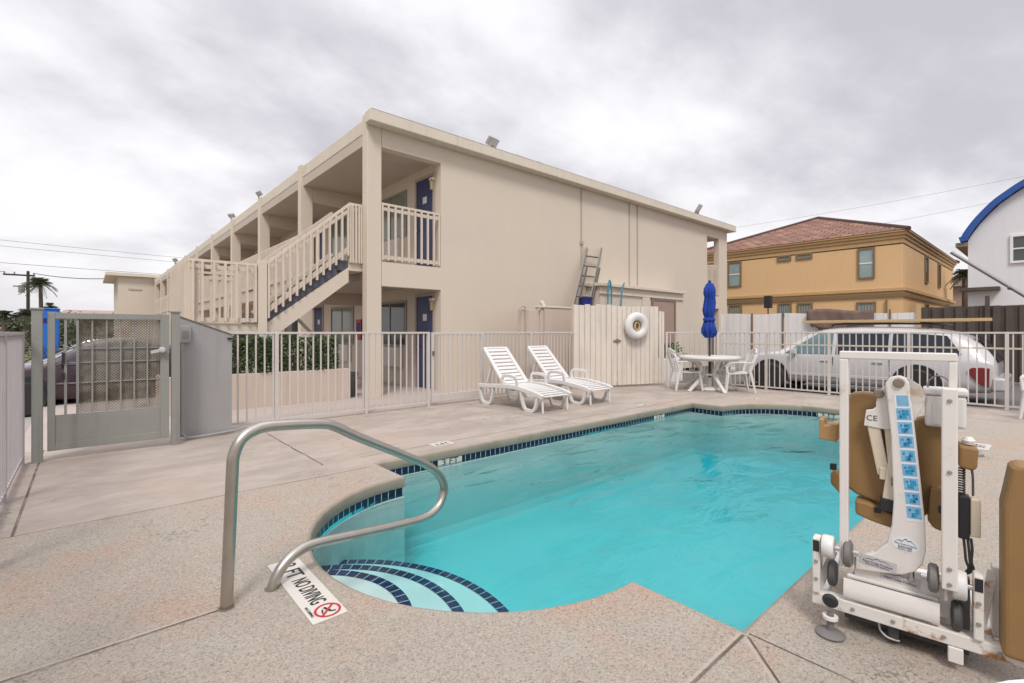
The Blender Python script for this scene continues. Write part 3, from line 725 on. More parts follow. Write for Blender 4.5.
# ------------------------------------------------------------------ outside staircase of the motel
st = thing('staircase', 'beige outside staircase with blue grey risers and slatted railings climbing to the upper walkway', 'staircase', (2.4, 9.66, 0))
YF, YN, YK = 9.70, 10.62, 11.65      # near side, middle, far side
LX0, LX1, LZ = 1.30, 2.41, 1.50
UX = 4.05                            # top of the upper flight
MB().box(UX,4.40,YF,YN,2.62,2.82).build('upper_landing', M['wall'], st)
MB().box(LX0,LX1,YF,YK,LZ-.16,LZ).build('mid_landing', M['wall'], st)
n = 7; rz = (2.82-LZ)/n; rx = (UX-LX1)/n
tr = MB(); ri = MB(); sgn = MB()
for i in range(n):
    x0 = LX1+rx*i; z1 = LZ+rz*(i+1)
    tr.box(x0,x0+rx+.02,YF+.062,YN-.062,z1-.045,z1)
    ri.box(x0,x0+.018,YF+.062,YN-.062,z1-rz,z1-.046)
    # zig-zag coloured edge of the step seen from the pool
    ri.box(x0,x0+rx,YF+.018,YF+.060,z1-rz-.02,z1)
tr.build('tread', M['stair_blue'], st); ri.build('riser', M['stair_blue'], st)
for y in (YF+.0, YN-.06):
    sg = MB(); poly = [(LX1,LZ-.34),(LX1,LZ-.02)]
    for i in range(n):
        x0 = LX1+rx*i; z1 = LZ+rz*i; poly += [(x0+.001,z1-.02),(x0+rx,z1-.02)]
    poly += [(UX,2.62),(UX-.05,2.46)]
    # stringer below the stepped edge
    sg.prism([(x,y,z) for x,z in ((LX1,LZ-.40),(LX1,LZ-.045),(UX,2.80-.115),(UX,2.38))], (0,.017,0)); sg.build('stringer', M['wall'], st)
# lower flight going back down beside it
n2 = 8; rz2 = LZ/n2; rx2 = (UX-.1-LX1)/n2; tr = MB()
for i in range(n2):
    x0 = LX1+rx2*i; z1 = LZ-rz2*(i+1)
    tr.box(x0,x0+rx2+.02,YN+.06,YK-.06,z1-.05,z1)
tr.build('lower_treads', M['stair_blue'], st)
sg = MB(); sg.prism([(x,YN+.02,z) for x,z in ((LX1,LZ-.30),(LX1,LZ+.02),(UX-.1,.10),(UX-.4,.0))], (0,.04,0)); sg.prism([(x,YK-.04,z) for x,z in ((LX1,LZ-.30),(LX1,LZ+.02),(UX-.1,.10),(UX-.4,.0))], (0,.04,0)); sg.build('lower_stringer', M['wall_dark'], st)
for (x,y) in ((LX1,YF-.035),(LX0+.05,YF+.03),(LX0+.05,YK-.05),(LX1,YK-.05)):
    p = MB(); top = 2.66 if (x,y)==(LX1,YF-.035) else 2.57
    p.box(x-.075,x+.075,y-.05,y+.05,0,top); p.build('post', M['wall'], st, bevel=.006)
# sloping railings of the upper flight
def sloped(y, side, n=12):
    mb = MB(); a = Vector((LX1+.06,y,LZ+1.10)); b = Vector((UX,y,2.82+1.15)); up = Vector((0,0,1))
    mb.bar(a, b, .07, .05); mb.bar(a-up*.11, b-up*.11, .035, .07); mb.bar(a-up*.88, b-up*.90, .035, .085)
    for i in range(n+1):
        p = a.lerp(b, (i+.35)/(n+.6)); mb.bar(p+Vector((0,side*.036,-1.03)), p+Vector((0,side*.036,-.03)), .05, .034, up=(1,0,0))
    mb.build('stair_railing', M['rail'], st)
sloped(YF-.02, -1); sloped(YN-.02, 1)
railing((UX,YF-.01),(4.325,YF-.01),2.75,3.99,n=4,name='landing_railing',parent=st,low=.06)
railing((LX0,YF-.02),(LX1-.08,YF-.02),LZ,2.57,n=6,name='landing_railing',parent=st,bal=.075,low=.06)
railing((LX0,YK),(LX0,YF-.0),LZ,2.57,n=15,name='landing_railing',parent=st,bal=.075,low=.06)
railing((LX1,YK-.02),(LX0,YK-.02),LZ,2.57,n=7,name='landing_railing',parent=st,bal=.06,low=.06)
MB().bar((LX1+.1,YN+.05,LZ+1.0),(UX-.1,YN+.05,1.0),.05,.06).build('lower_handrail', M['rail'], st)

# ------------------------------------------------------------------ planter with hedge
plt = thing('planter', 'long rendered pinkish beige planter wall behind the picket fence', 'planter', (2.6, 9.5, 0))
MB().box(.9,3.98,9.50,9.62,-.02,.615).box(3.86,3.98,9.622,9.66,-.02,.613).box(.9,1.02,9.622,10.4,-.02,.613).build('wall', M['concrete'], plt, bevel=.012)
MB().box(1.022,3.858,9.622,9.66,.0,.50).build('soil', M['soil'], plt)
def leaves(mb, n, fn, s0, s1, fold=.0):
    for _ in range(n):
        p = Vector(fn()); s = random.uniform(s0, s1)
        d = Vector((random.gauss(0,1), random.gauss(0,1), random.gauss(0,.7))).normalized(); e = d.cross(Vector((random.gauss(0,1), random.gauss(0,1), random.gauss(0,1)))).normalized()
        mb.face([p, p+d*s*.5+e*s*.28, p+d*s, p+d*s*.5-e*s*.28])
hd = thing('hedge', 'dark green leafy hedge growing in the planter under the stairs', 'hedge', (2.3, 9.58, .5))
def hp():
    x = random.uniform(1.1,3.80); topz = 1.27+.03*math.sin(x*5.1)+.025*math.sin(x*11.3+1)+max(0, random.gauss(0,.02))
    y0 = 9.57+.04*math.sin(x*7); y1 = 9.685
    if x > 2.3: y1 = 9.66
    if random.random() < .7: return (x, random.uniform(y0-.06,y0+.06), random.uniform(.63,topz))
    return (x, random.uniform(y0,y1), random.uniform(.6,topz))
mb = MB(); leaves(mb, 9000, hp, .035, .07); mb.build('foliage', M['leaf_hedge'], hd)
mb = MB()
for i in range(26):
    x = 1.15+2.65*i/25; mb.tube([(x,9.63,.5),(x+random.uniform(-.06,.06),9.62,.85),(x+random.uniform(-.1,.1),9.62,1.15)],.014,5,r1=.006)
mb.build('stems', M['bark'], hd)

# small things by the walkway
bn = thing('trash_bin', 'small dark grey bin beside the corner column behind the fence', 'bin', (4.18, 9.86, 0))
MB().lathe([(.0,.0),(.15,.0),(.18,.46),(.19,.46),(.19,.50),(.165,.50),(.15,.03),(.0,.03)], (4.14,9.90,0), 16).build('body', M['darkgrey'], bn, smooth=True)
ex = thing('extinguisher_cabinet', 'red fire extinguisher cabinet on the walkway wall between two ground floor windows', 'cabinet', (6.0, 13.75, 1.3))
c_ = MB().box(5.96,6.115,13.40,13.75,1.12,1.72).build('cabinet', M['red'], ex, bevel=.012)
MB().box(5.955,5.9595,13.46,13.69,1.30,1.62).build('glass_door', M['glass'], c_)

# ------------------------------------------------------------------ pump yard behind the wooden gate
sh = thing('pump_shed', 'low beige stucco lean-to with flat cap against the motel end wall', 'shed', (13.6, 8.9, 0))
MB().box(11.3,16.0,8.92,9.426,-.02,2.70).build('wall', M['wall'], sh)
MB().box(11.22,16.08,8.82,9.426,2.702,2.80).build('roof_cap', M['fascia'], sh, bevel=.01)
MB().box(11.25,16.05,8.87,8.919,2.48,2.53).build('trim_band', M['fascia'], sh)
MB().box(13.42,13.80,8.86,8.919,-.02,2.47).build('pilaster', M['wall'], sh)
sd = MB().box(14.05,15.35,8.895,8.919,.0,2.42).build('door', M['brown_door'], sh)
f = MB(); f.box(13.95,14.05,8.875,8.918,0,2.47); f.box(15.35,15.45,8.875,8.918,0,2.47); f.box(14.05,15.35,8.875,8.918,2.40,2.47); f.build('door_frame', M['brown_trim'], sd)
yd = thing('low_wall', 'low beige utility wall with two pipe bends behind the lounger fence', 'wall', (8.5, 8.35, 0))
MB().box(7.62,8.20,8.30,8.46,-.02,1.88).build('wall', M['concrete'], yd, bevel=.01)
MB().box(8.203,9.42,8.28,8.46,-.02,1.94).build('wall', M['concrete'], yd, bevel=.01)
MB().box(8.18,9.44,8.26,8.48,1.942,1.985).build('coping', M['fascia'], yd, bevel=.008)
for x in (7.68, 8.30):
    mb = MB(); mb.tube(catmull([(x+.02,8.27,.4),(x+.02,8.27,1.80),(x-.02,8.26,1.93),(x-.13,8.25,1.94),(x-.19,8.25,1.86)],5),.014,8); mb.build('pipe', M['beige_pipe'], yd, smooth=True)
vpipe = thing('pvc_elbow', 'short white plastic pipe sticking up over the low utility wall', 'pipe', (8.7,8.6,1.6))
MB().cyl((8.72,8.55,1.75),(8.55,8.60,2.12),.055,12).build('pipe', M['white'], vpipe, smooth=True)

wg0, wg1 = Vector((8.63,7.60,0)), Vector((11.05,6.68,0)); wu = (wg1-wg0).normalized(); wn = Vector((wu.y,-wu.x,0))   # faces the pool
def boards(name, parent, a, b, n, ztop, mat, jitter=.02, zb=.05):
    L = (wg1-wg0).length; mb = MB()
    for i in range(n):
        t0 = a+(b-a)*i/n; t1 = a+(b-a)*(i+1)/n
        p = wg0+wu*(t0+t1)/2*L; wd_ = (t1-t0)*L-.012; zt = ztop+random.uniform(-jitter, jitter)
        o = wn*random.uniform(-.004,.004)
        c0 = p+o; mb.bar(c0+Vector((0,0,zb)), c0+Vector((0,0,zt)), wd_, .022, up=wn)
    return mb.build(name, mat, parent, bevel=.003)
wf = thing('wooden_fence', 'fixed panel of weathered white vertical boards left of the wooden gate', 'fence panel', wg0)
boards('board_row', wf, .0, .455, 8, 2.0, M['wood_white'])
mb = MB()
for z in (.35,1.65): mb.bar(wg0-wn*.03+Vector((0,0,z)), wg0+wu*1.15-wn*.03+Vector((0,0,z)), .035,.09)
mb.build('back_rail', M['wood_white'], wf)
MB().bar(wg0-wn*.07+wu*.04, wg0-wn*.07+wu*.04+Vector((0,0,2.0)),.09,.09,up=wu).build('post', M['wood_white'], wf)
wgt = thing('wooden_gate', 'weathered white board gate with brown latch carrying a life ring', 'gate', wg0+wu*1.2)
boards('board_row', wgt, .462, .93, 9, 1.985, M['wood_white'], .012)
boards('side_boards', wgt, .935, 1.0, 2, 1.86, M['wood_white'], .03)
mb = MB()
for z in (.35,1.65): mb.bar(wg0+wu*1.22-wn*.03+Vector((0,0,z)), wg1-wn*.03+Vector((0,0,z)), .035,.09)
mb.build('back_rail', M['wood_white'], wgt)
c = wg0+wu*1.18+wn*.02+Vector((0,0,1.13)); mb = MB(); mb.bar(c-wu*.10, c+wu*.10,.03,.05); mb.bar(c+wu*.0-Vector((0,0,.05))+wn*.02, c+Vector((0,0,.05))+wn*.02,.05,.03); mb.build('latch', M['brown_trim'], wgt)
# life ring hung on the gate
lc = wg0+wu*1.67+wn*.125+Vector((0,0,1.50))
lr = thing('life_ring', 'round white life ring hanging on the wooden gate', 'life ring', lc)
mb = MB(); rings = []
for i in range(40):
    a = 2*math.pi*i/40; e = wu*math.cos(a)+Vector((0,0,1))*math.sin(a)
    rings.append([lc+e*(.232+.105*math.cos(b))+wn*(.095*math.sin(b)) for b in [2*math.pi*k/16 for k in range(16)]])
mb.loft(rings+[rings[0]], cap=False); mb.build('ring', M['plastic'], lr, smooth='all')
for k in range(4):
    mb = MB(); a = R(45+90*k); rs = []
    for da in (-.10,0,.10):
        e = wu*math.cos(a+da)+Vector((0,0,1))*math.sin(a+da)
        rs.append([lc+e*(.232+.108*math.cos(b))+wn*(.098*math.sin(b)) for b in [2*math.pi*j/16 for j in range(16)]])
    mb.loft(rs, cap=False); mb.build('rope_band', M['white'], lr, smooth='all')
rc = thing('rope_coil', 'small brown coil of rope on a hook inside the life ring', 'rope', lc)
mb = MB(); mb.tube([lc-wn*.06+wu*(.07*math.cos(a*.5))+Vector((0,0,.11*math.sin(a*.5)-.02))+wn*(a*.0022) for a in range(0,48)],.016,6); mb.build('coil', M['wood_tan'], rc, smooth=True)
MB().bar(lc-wn*.10+Vector((0,0,.08)), lc+wn*.0+Vector((0,0,.10)),.03,.02).build('hook', M['brown_trim'], rc)
mb = MB(); mb.bar(lc-wn*.06-wu*.10+Vector((0,0,-.34)), lc-wn*.06+wu*.10+Vector((0,0,-.34)),.03,.03); mb.bar(lc-wn*.105+Vector((0,0,-.345)), lc+wn*.02+Vector((0,0,-.345)),.05,.015); tag(mb.build('ring_bracket', M['wood_white']), 'small white shelf bracket under the life ring', 'bracket')

# ladder, bucket and hoses in the pump yard
ld = thing('ladder', 'aluminium ladder leaning against the motel wall behind the wooden fence', 'ladder', (11.0, 8.6, 0))
bL, tL = Vector((9.12,8.66,0)), Vector((11.25,9.37,3.86)); hor = Vector((.62,-.05,0))
for k, nm in ((0,'rail'),(1,'rail')):
    MB().bar(bL+hor*k, tL+hor*k+Vector((0,0,.06*k)), .035,.085).build('side_rail', M['alu'], ld)
    q_ = Vector((.05,-.06,-.05)); MB().bar(bL.lerp(tL,.05)+hor*(k*.86+.07)+q_, bL.lerp(tL,.86)+hor*(k*.86+.07)+q_, .035,.07).build('shade_rail', M['dark_metal'], ld)  # added dark second rail: shading beside each rail put in as a part
for i in range(12):
    p = bL.lerp(tL, (i+.6)/12.4); MB().cyl(p, p+hor, .022, 8).build('rung', M['dark_metal'], ld)  # rungs in dark metal: their shading is put into the colour
bk = thing('blue_bucket', 'dark blue plastic bucket hanging behind the ladder', 'bucket', (11.1,8.75,1.9))
MB().lathe([(.0,.0),(.15,.0),(.185,.32),(.20,.32),(.20,.345),(.175,.345),(.0,.28)], (10.58,8.86,1.98), 20).build('body', M['navy_bag'], bk, smooth=True)
MB().tube(catmull([(10.39,8.86,2.32),(10.43,8.86,2.44),(10.58,8.86,2.50),(10.73,8.86,2.44),(10.77,8.86,2.32)],5),.008,6).build('handle', M['alu'], bk)
hs = thing('hose', 'turquoise hose loop draped over the lean-to beside the ladder', 'hose', (12.2,8.75,2.0))
MB().tube(catmull([(11.35,8.70,1.5),(11.40,8.72,2.2),(11.45,8.74,2.72),(11.55,8.76,2.86),(11.62,8.75,2.5),(11.55,8.72,1.9),(11.62,8.7,1.6)],6),.022,8).build('tube', M['teal'], hs, smooth=True)
h2 = thing('hose', 'single turquoise hose end poking above the fence right of the ladder', 'hose', (12.6,8.75,2.0))
MB().tube(catmull([(11.95,8.72,1.5),(12.05,8.73,2.2),(12.15,8.76,2.62),(12.30,8.79,2.85)],6),.022,8).build('tube', M['teal'], h2, smooth=True)

# far wing of the motel
wgth = thing('motel_wing', 'distant beige two storey motel wing with overhanging flat roof', 'building', (3, 52, 0))
MB().box(1.95,20.5,51.6,60,-.1,6.0).build('wall', M['wall'], wgth)
MB().box(1.15,20.9,51.2,60.5,6.002,6.25).build('roof', M['fascia'], wgth)
MB().box(2.6,3.5,51.54,51.598,4.9,5.02).build('trim', M['wall_dark'], wgth)
# ------------------------------------------------------------------ sun loungers (local: +x from head to foot)
KX = Matrix.Diagonal((.885,1,1,1))
def lounger():
    t = thing('sun_lounger', 'x', 'sun lounger', (0,0,0), 0, 'white resin sun loungers')
    W = .335
    # seat with slats
    s = MB()
    for i in range(11):
        x = .80+i*.108; z = .402-.0000*i-.0012*i*i
        s.box(x,x+.1035,-W+.065,W-.065,z-.018,z)
    s.build('seat', M['plastic'], t, world=False, pre=KX, bevel=.006)
    for sd in (-1, 1):
        r = MB(); path = catmull([(.02,sd*W,.335),(.30,sd*W,.345),(.75,sd*W,.375),(1.15,sd*W,.385),(1.5,sd*W,.355),(1.85,sd*W,.305),(1.985,sd*W,.265)],4)
        for a, b in zip(path, path[1:]): r.bar(a, b, .065, .075)
        r.build('side_rail', M['plastic'], t, world=False, pre=KX, bevel=.01)
        for x0 in (.03, 1.38):
            l = MB(); pts = catmull([(x0,sd*W,.33 if x0 < 1 else .35),(x0+.045,sd*W,.17),(x0+.12,sd*W,.04),(x0+.20,sd*W,.022),(x0+.33,sd*W,.022),(x0+.405,sd*W,.07),(x0+.455,sd*W,.20),(x0+.475,sd*W,.33 if x0 < 1 else .29)],4)
            for a, b in zip(pts, pts[1:]): l.bar(a, b, .060, .052, up=(0,1,0))
            l.build('leg', M['plastic'], t, world=False, pre=KX, bevel=.01)
        l = MB(); l.bar((1.93,sd*(W-.04),.27),(1.95,sd*(W-.04),.0),.036,.030); l.build('foot_leg', M['plastic'], t, world=False, pre=KX, bevel=.008)
        a = MB(); pts = catmull([(.86,sd*(W+.01),.38),(.83,sd*(W+.02),.50),(.88,sd*(W+.02),.565),(1.05,sd*(W+.02),.575),(1.22,sd*(W+.02),.560),(1.275,sd*(W+.02),.50),(1.29,sd*(W+.01),.39)],4)
        for p, q in zip(pts, pts[1:]): a.bar(p, q, .055, .038, up=(0,1,0))
        a.build('armrest', M['plastic'], t, world=False, pre=KX, bevel=.008)
        a = MB(); a.bar((.16,sd*(W-.09),.36),(.34,sd*(W-.09),.74),.04,.05); a.build('prop', M['plastic'], t, world=False, pre=KX, bevel=.006)
    # backrest: frame and nine slats with gaps
    b = MB(); p0, p1 = Vector((.80,0,.40)), Vector((.10,0,1.03)); d = (p1-p0); L = d.length; d.normalize(); nrm = Vector((-d.z,0,d.x))
    if nrm.z < 0: nrm = -nrm
    for sd in (-1, 1):
        b.bar(p0+Vector((0,sd*(W-.06),0)), p1+Vector((0,sd*(W-.075),0)), .075, .045, up=nrm)
    for i in range(10):
        s0 = L*i/10+.008; s1 = L*(i+1)/10-.016 + (.02 if i == 9 else 0)
        bow = -.018*math.sin(math.pi*(i+.5)/10)
        b.bar(p0+d*s0+nrm*bow, p0+d*s1+nrm*bow, 2*(W-.09), .020, up=nrm)
    b.bar(p1-d*.015+nrm*.0, p1+d*.025, 2*(W-.055), .045, up=nrm)
    b.build('backrest', M['plastic'], t, world=False, pre=KX, bevel=.007)
    c = MB()
    for x in (.32, 1.0, 1.60): c.box(x-.03,x+.03,-W+.03,W-.03,.295,.325)
    c.build('cross_bar', M['plastic'], t, world=False, pre=KX)
    return t
l1 = lounger(); l1.location = (5.97, 7.36, 0); l1.rotation_euler = (0,0,R(-91)); l1['label'] = 'left white slatted sun lounger with raised back in front of the picket fence'
l2 = copy_tree(l1); l2.location = (7.16, 7.42, 0); l2.rotation_euler = (0,0,R(-88)); l2['label'] = 'right white slatted sun lounger with raised back in front of the wooden fence'

# ------------------------------------------------------------------ patio table, chairs, umbrella
def round_table(name, label, loc, r, h, cx=None):
    t = thing(name, label, 'table', loc, R(20))
    MB().lathe([(.0,h-.03),(r-.03,h-.03),(r,h-.045),(r+.004,h-.02),(r-.008,h),(.0,h)],(0,0,0),48).build('tabletop', M['plastic'], t, world=False, smooth=True)
    MB().lathe([(r-.08,h-.09),(r-.06,h-.09),(r-.06,h-.031),(r-.08,h-.031)],(0,0,0),36).build('apron', M['plastic'], t, world=False)
    for k in range(5):
        a = 2*math.pi*k/5; e = Vector((math.cos(a), math.sin(a), 0)); l = MB()
        pts = catmull([e*(r*.72)+Vector((0,0,h-.04)), e*(r*.36)+Vector((0,0,h*.62)), e*(r*.30)+Vector((0,0,h*.50)), e*(r*.55)+Vector((0,0,h*.28)), e*(r*.98)],4)
        for p, q in zip(pts, pts[1:]): l.bar(p, q, .075, .05)
        l.build('leg', M['plastic'], t, world=False, bevel=.01)
    MB().lathe([(.03,h*.45),(r*.33,h*.45),(r*.33,h*.50),(.03,h*.50)],(0,0,0),20).build('hub', M['plastic'], t, world=False)
    return t
TX, TY = 10.86, 5.39
round_table('patio_table', 'round white resin patio table around the closed blue umbrella', (TX,TY,0), .66, .79)
um = thing('patio_umbrella', 'closed royal blue patio umbrella standing through the white table', 'umbrella', (TX,TY,0))
MB().cyl((TX,TY,.05),(TX,TY,2.50),.024,10).build('pole', M['pole_wood'], um, smooth=True)
MB().lathe([(.0,0),(.27,0),(.29,.03),(.25,.07),(.06,.10),(.05,.30),(.0,.30)],(TX,TY,0),28).build('base', M['plastic'], um, smooth=True)
cz = [(2.50,.03),(2.47,.10),(2.36,.155),(2.25,.17),(2.16,.145),(2.02,.165),(1.86,.17),(1.74,.135),(1.66,.115),(1.58,.15),(1.45,.205),(1.36,.225),(1.30,.19),(1.27,.15)]
mb = MB(); rings = []
for i, (z, r) in enumerate(cz):
    ring = []
    for k in range(48):
        a = 2*math.pi*k/48; f = 1+.24*math.cos(8*a+.5*i)+.10*math.cos(3*a+i*.9); hang = .05*math.cos(8*a+.9) if i > 9 else 0
        ring.append((TX-.01*i*.3+.02*math.sin(i*1.7)+r*f*.67*math.cos(a), TY+r*f*.67*math.sin(a), z+hang*1.2))
    rings.append(ring)
mb.loft(rings); mb.build('canopy', M['navy_cloth'], um, smooth='all')
mb = MB(); mb.lathe([(.12,1.60),(.135,1.62),(.135,1.66),(.12,1.68)],(TX-.02,TY,0),20); mb.build('tie_strap', M['navy_cloth'], um)
MB().lathe([(.0,2.50),(.03,2.50),(.035,2.53),(.0,2.57)],(TX,TY,0),10).build('finial', M['navy_cloth'], um, smooth=True)

def chair():
    """white moulded armchair, local +x is forward"""
    t = thing('patio_chair', 'x', 'chair', (0,0,0), 0, 'white resin patio armchairs')
    s = MB(); rings = []
    for i in range(9):
        u = i/8; x = -.23+.50*u; z = .455-.03*math.sin(math.pi*u*.8)+(.0 if u < .85 else -.03*(u-.85)/.15); w = .22+.035*u
        rings.append([(x,-w,z+.012),(x,-w*.5,z-.004),(x,0,z-.008),(x,w*.5,z-.004),(x,w,z+.012),(x,w,z-.012),(x,0,z-.032),(x,-w,z-.012)])
    s.loft(rings); s.build('seat', M['plastic'], t, world=False, smooth=True)
    b = MB()
    def back(v, h): # v -1..1 across, h 0..1 up
        x = -.23-.13*h-.05*(1-v*v)*1.0+.03; return Vector((x, v*(.235+.03*math.sin(h*2.2)), .46+.47*h*(1-.16*v*v*h)))
    for v in [-.8,-.4,0,.4,.8]:
        pts = [back(v,h) for h in (.0,.25,.5,.75,.92)]
        for p, q in zip(pts, pts[1:]): b.bar(p, q, .052, .014, up=(1,0,0))
    pts = [back(v,1.0) for v in [-1,-.75,-.5,-.25,0,.25,.5,.75,1]]
    for p, q in zip(pts, pts[1:]): b.bar(p, q, .03, .10)
    for sd in (-1,1):
        pts = [back(sd,h) for h in (0,.25,.5,.75,1)]
        for p, q in zip(pts, pts[1:]): b.bar(p, q, .06, .03, up=(0,1,0))
    b.build('backrest', M['plastic'], t, world=False, bevel=.006)
    for sd in (-1,1):
        a = MB(); pts = catmull([back(sd,.48),(-.10,sd*.285,.675),(.12,sd*.295,.68),(.24,sd*.285,.655),(.275,sd*.275,.58),(.265,sd*.265,.44)],4)
        for p, q in zip(pts, pts[1:]): a.bar(p, q, .055, .030, up=(0,0,1) if abs((q-p).z) < .02 else (0,1,0))
        a.build('armrest', M['plastic'], t, world=False, bevel=.008)
        for (x0,x1) in ((.25,.30),(-.22,-.31)):
            l = MB(); l.bar((x0,sd*.245,.455),(x1,sd*.285,0),.075,.05,w1=.045,h1=.035); l.build('leg', M['plastic'], t, world=False, bevel=.008)
    return t
c1 = chair(); c1.scale = (1,1,1); c1.location = (10.50,5.80,0); c1.rotation_euler = (0,0,R(-42)); c1['label'] = 'white resin armchair at the left side of the patio table'
c2 = copy_tree(c1); c2.location = (11.00,4.82,0); c2.rotation_euler = (0,0,R(128)); c2['label'] = 'white resin armchair at the right side of the patio table'
c3 = copy_tree(c1); c3.location = (10.95,.02,0); c3.rotation_euler = (0,0,R(150)); c3['label'] = 'white resin armchair by the picket fence at the right edge of the photo'
sm_ = round_table('side_table', 'white resin table whose rim shows at the bottom right corner', (1.041,-.33,0), .475, .70)

# ------------------------------------------------------------------ cars
def wheel(parent, c, side, r=.335, w=.2):
    x, y, z = c
    ty = MB().lathe([(r*.62,-w/2),(r*.9,-w/2),(r,-w*.3),(r,w*.3),(r*.9,w/2),(r*.62,w/2)],(x,y,z),28,'X').build('wheel', M['tyre'], parent, smooth=True, world=False)
    rm = MB(); rm.lathe([(.0,side*w*.30),(.06,side*w*.33),(r*.55,side*w*.22),(r*.63,side*w*.46)],(x,y,z),28,'X')
    for k in range(7):
        a = 2*math.pi*k/7; e = Vector((0,math.cos(a),math.sin(a))); o = Vector((x+side*w*.36,y,z)); rm.bar(o+e*.04, o+e*r*.6, .02,.045,up=(1,0,0))
    rm.build('rim', M['chrome'], ty, world=False)
def car(name, label, loc, rz, paint, st, glass, L, wb, tail_lamp, wheel_r=.335):
    """local: x across, y along (front = +y). st rows: y, z_bottom, half-width, z_belt, half-width at belt, z_top, half-width at top"""
    t = thing(name, label, 'car', loc, rz)
    rings = []
    for y, zb, wb_, zl, wl, zt, wt in st:
        h = []
        h += [(wb_*.93, zb), (wb_*1.0, zb+.10), (wb_*1.015, zb+(zl-zb)*.55), (wl, zl), (wl*.985, zl+.02)]
        if zt > zl+.06: h += [((wl*.97+wt)/2+.012, (zl+zt)/2), (wt, zt-.05), (wt*.90, zt-.005), (wt*.5, zt+.015), (0.0, zt+.02)]
        else: h += [(wl*.95, zl+.035), (wl*.85, zt+.0), (wl*.7, zt+.005), (wl*.4, zt+.02), (0.0, zt+.025)]
        ring = [(x,y,z) for x,z in h] + [(-x,y,z) for x,z in h[-2::-1]]
        rings.append(ring)
    b = MB(); b.loft(rings); b.build('body', paint, t, smooth=True, world=False, sub=1)
    for nm, poly, mt in glass:            # side glass: list of (y, fraction between belt and roof)
        for sd in (-1,1):
            mb = MB(); P = []
            for y, f in poly:
                for a, c in zip(st, st[1:]):
                    if min(a[0],c[0]) <= y <= max(a[0],c[0]):
                        k = (y-a[0])/(c[0]-a[0]); row = [a[i]+(c[i]-a[i])*k for i in range(7)]; break
                _,_,_,zl,wl,zt,wt = row
                z = zl+.03+(zt-.07-zl-.03)*f; x = wl*.985+(wt-wl*.985)*f+(.022 if nm == 'cargo_window' else .006)+.010*math.sin(math.pi*f)
                P.append((sd*x,y,z))
            mb.prism(P, (sd*.006,0,0)); mb.build(nm, mt, t, world=False)
    for y in wb:
        for sd in (-1,1):
            hw = st[3][2]
            wheel(t, (sd*(hw-.045), y, wheel_r), sd, wheel_r)
            ar = MB(); c = [(sd*(hw+.006), y+(wheel_r+.075)*math.cos(R(a)), wheel_r+.02+(wheel_r+.075)*math.sin(R(a))) for a in range(-25,206,11)]
            ar.prism(c, (sd*.012,0,0)); ar.build('wheel_arch', M['black'], t, world=False)
            # bring the wheel just outside the arch lining
    return t
S = 1.1
W1 = [(-2.55,.38,.80,.78,.80,.80,.7),(-2.50,.26,.90,.86,.90,.98,.74),(-2.30,.24,.97,.91,.955,1.30,.70),(-1.90,.23,1.0,.925,.985,1.545,.74),(-1.2,.22,1.005,.925,.99,1.615,.765),(-.2,.22,1.01,.92,1.0,1.64,.775),(.55,.22,1.01,.92,1.0,1.615,.765),(1.05,.22,1.01,.925,1.0,1.40,.74),(1.52,.23,1.005,.95,.99,1.02,.80),(1.75,.23,1.0,.94,.98,.985,.82),(2.3,.25,.96,.86,.93,.90,.8),(2.62,.28,.87,.74,.82,.77,.7),(2.72,.36,.74,.62,.70,.64,.6)]
gl1 = [('front_window', [(1.33,.06),(.28,.06),(.28,.93),(.62,.93)], M['car_glass_light']), ('rear_window', [(.20,.06),(-.80,.06),(-.80,.93),(.20,.93)], M['car_glass']), ('cargo_window', [(-.88,.06),(-2.02,.22),(-1.78,.90),(-.88,.93)], M['car_glass'])]
wc = car('parked_wagon', 'white estate car with roof rack carrying lumber parked behind the picket fence', (14.42, 3.36, -.165), 0, M['car_white'], W1, gl1, 5.3, (1.66,-1.30), None, .36)
mb = MB()
for sd in (-1,1):
    P = [(sd*.990,-2.10,.72),(sd*.985,-2.17,.79),(sd*.965,-2.30,.80),(sd*.945,-2.43,.79),(sd*.945,-2.42,.40),(sd*.965,-2.30,.45),(sd*.985,-2.17,.60)]
    lm = MB(); lm.prism([(x+sd*.012,y,z) for x,y,z in P],(sd*.016,0,0)); lm.build('tail_light', M['red_lens'], wc, world=False, bevel=.01)
mb = MB(); mb.prism([(-.62,-2.535,.90),(.62,-2.535,.90),(.60,-2.20,1.47),(-.60,-2.20,1.47)],(0,-.012,.012)); mb.build('tailgate_glass', M['car_glass'], wc, world=False)
mb = MB(); mb.box(-.93,.93,-2.66,-2.45,.33,.60); mb.build('rear_bumper', M['car_white'], wc, world=False, bevel=.05, seg=3)
mb = MB(); mb.box(-.88,.88,2.62,2.80,.30,.52); mb.build('front_bumper', M['car_white'], wc, world=False, bevel=.05, seg=3)
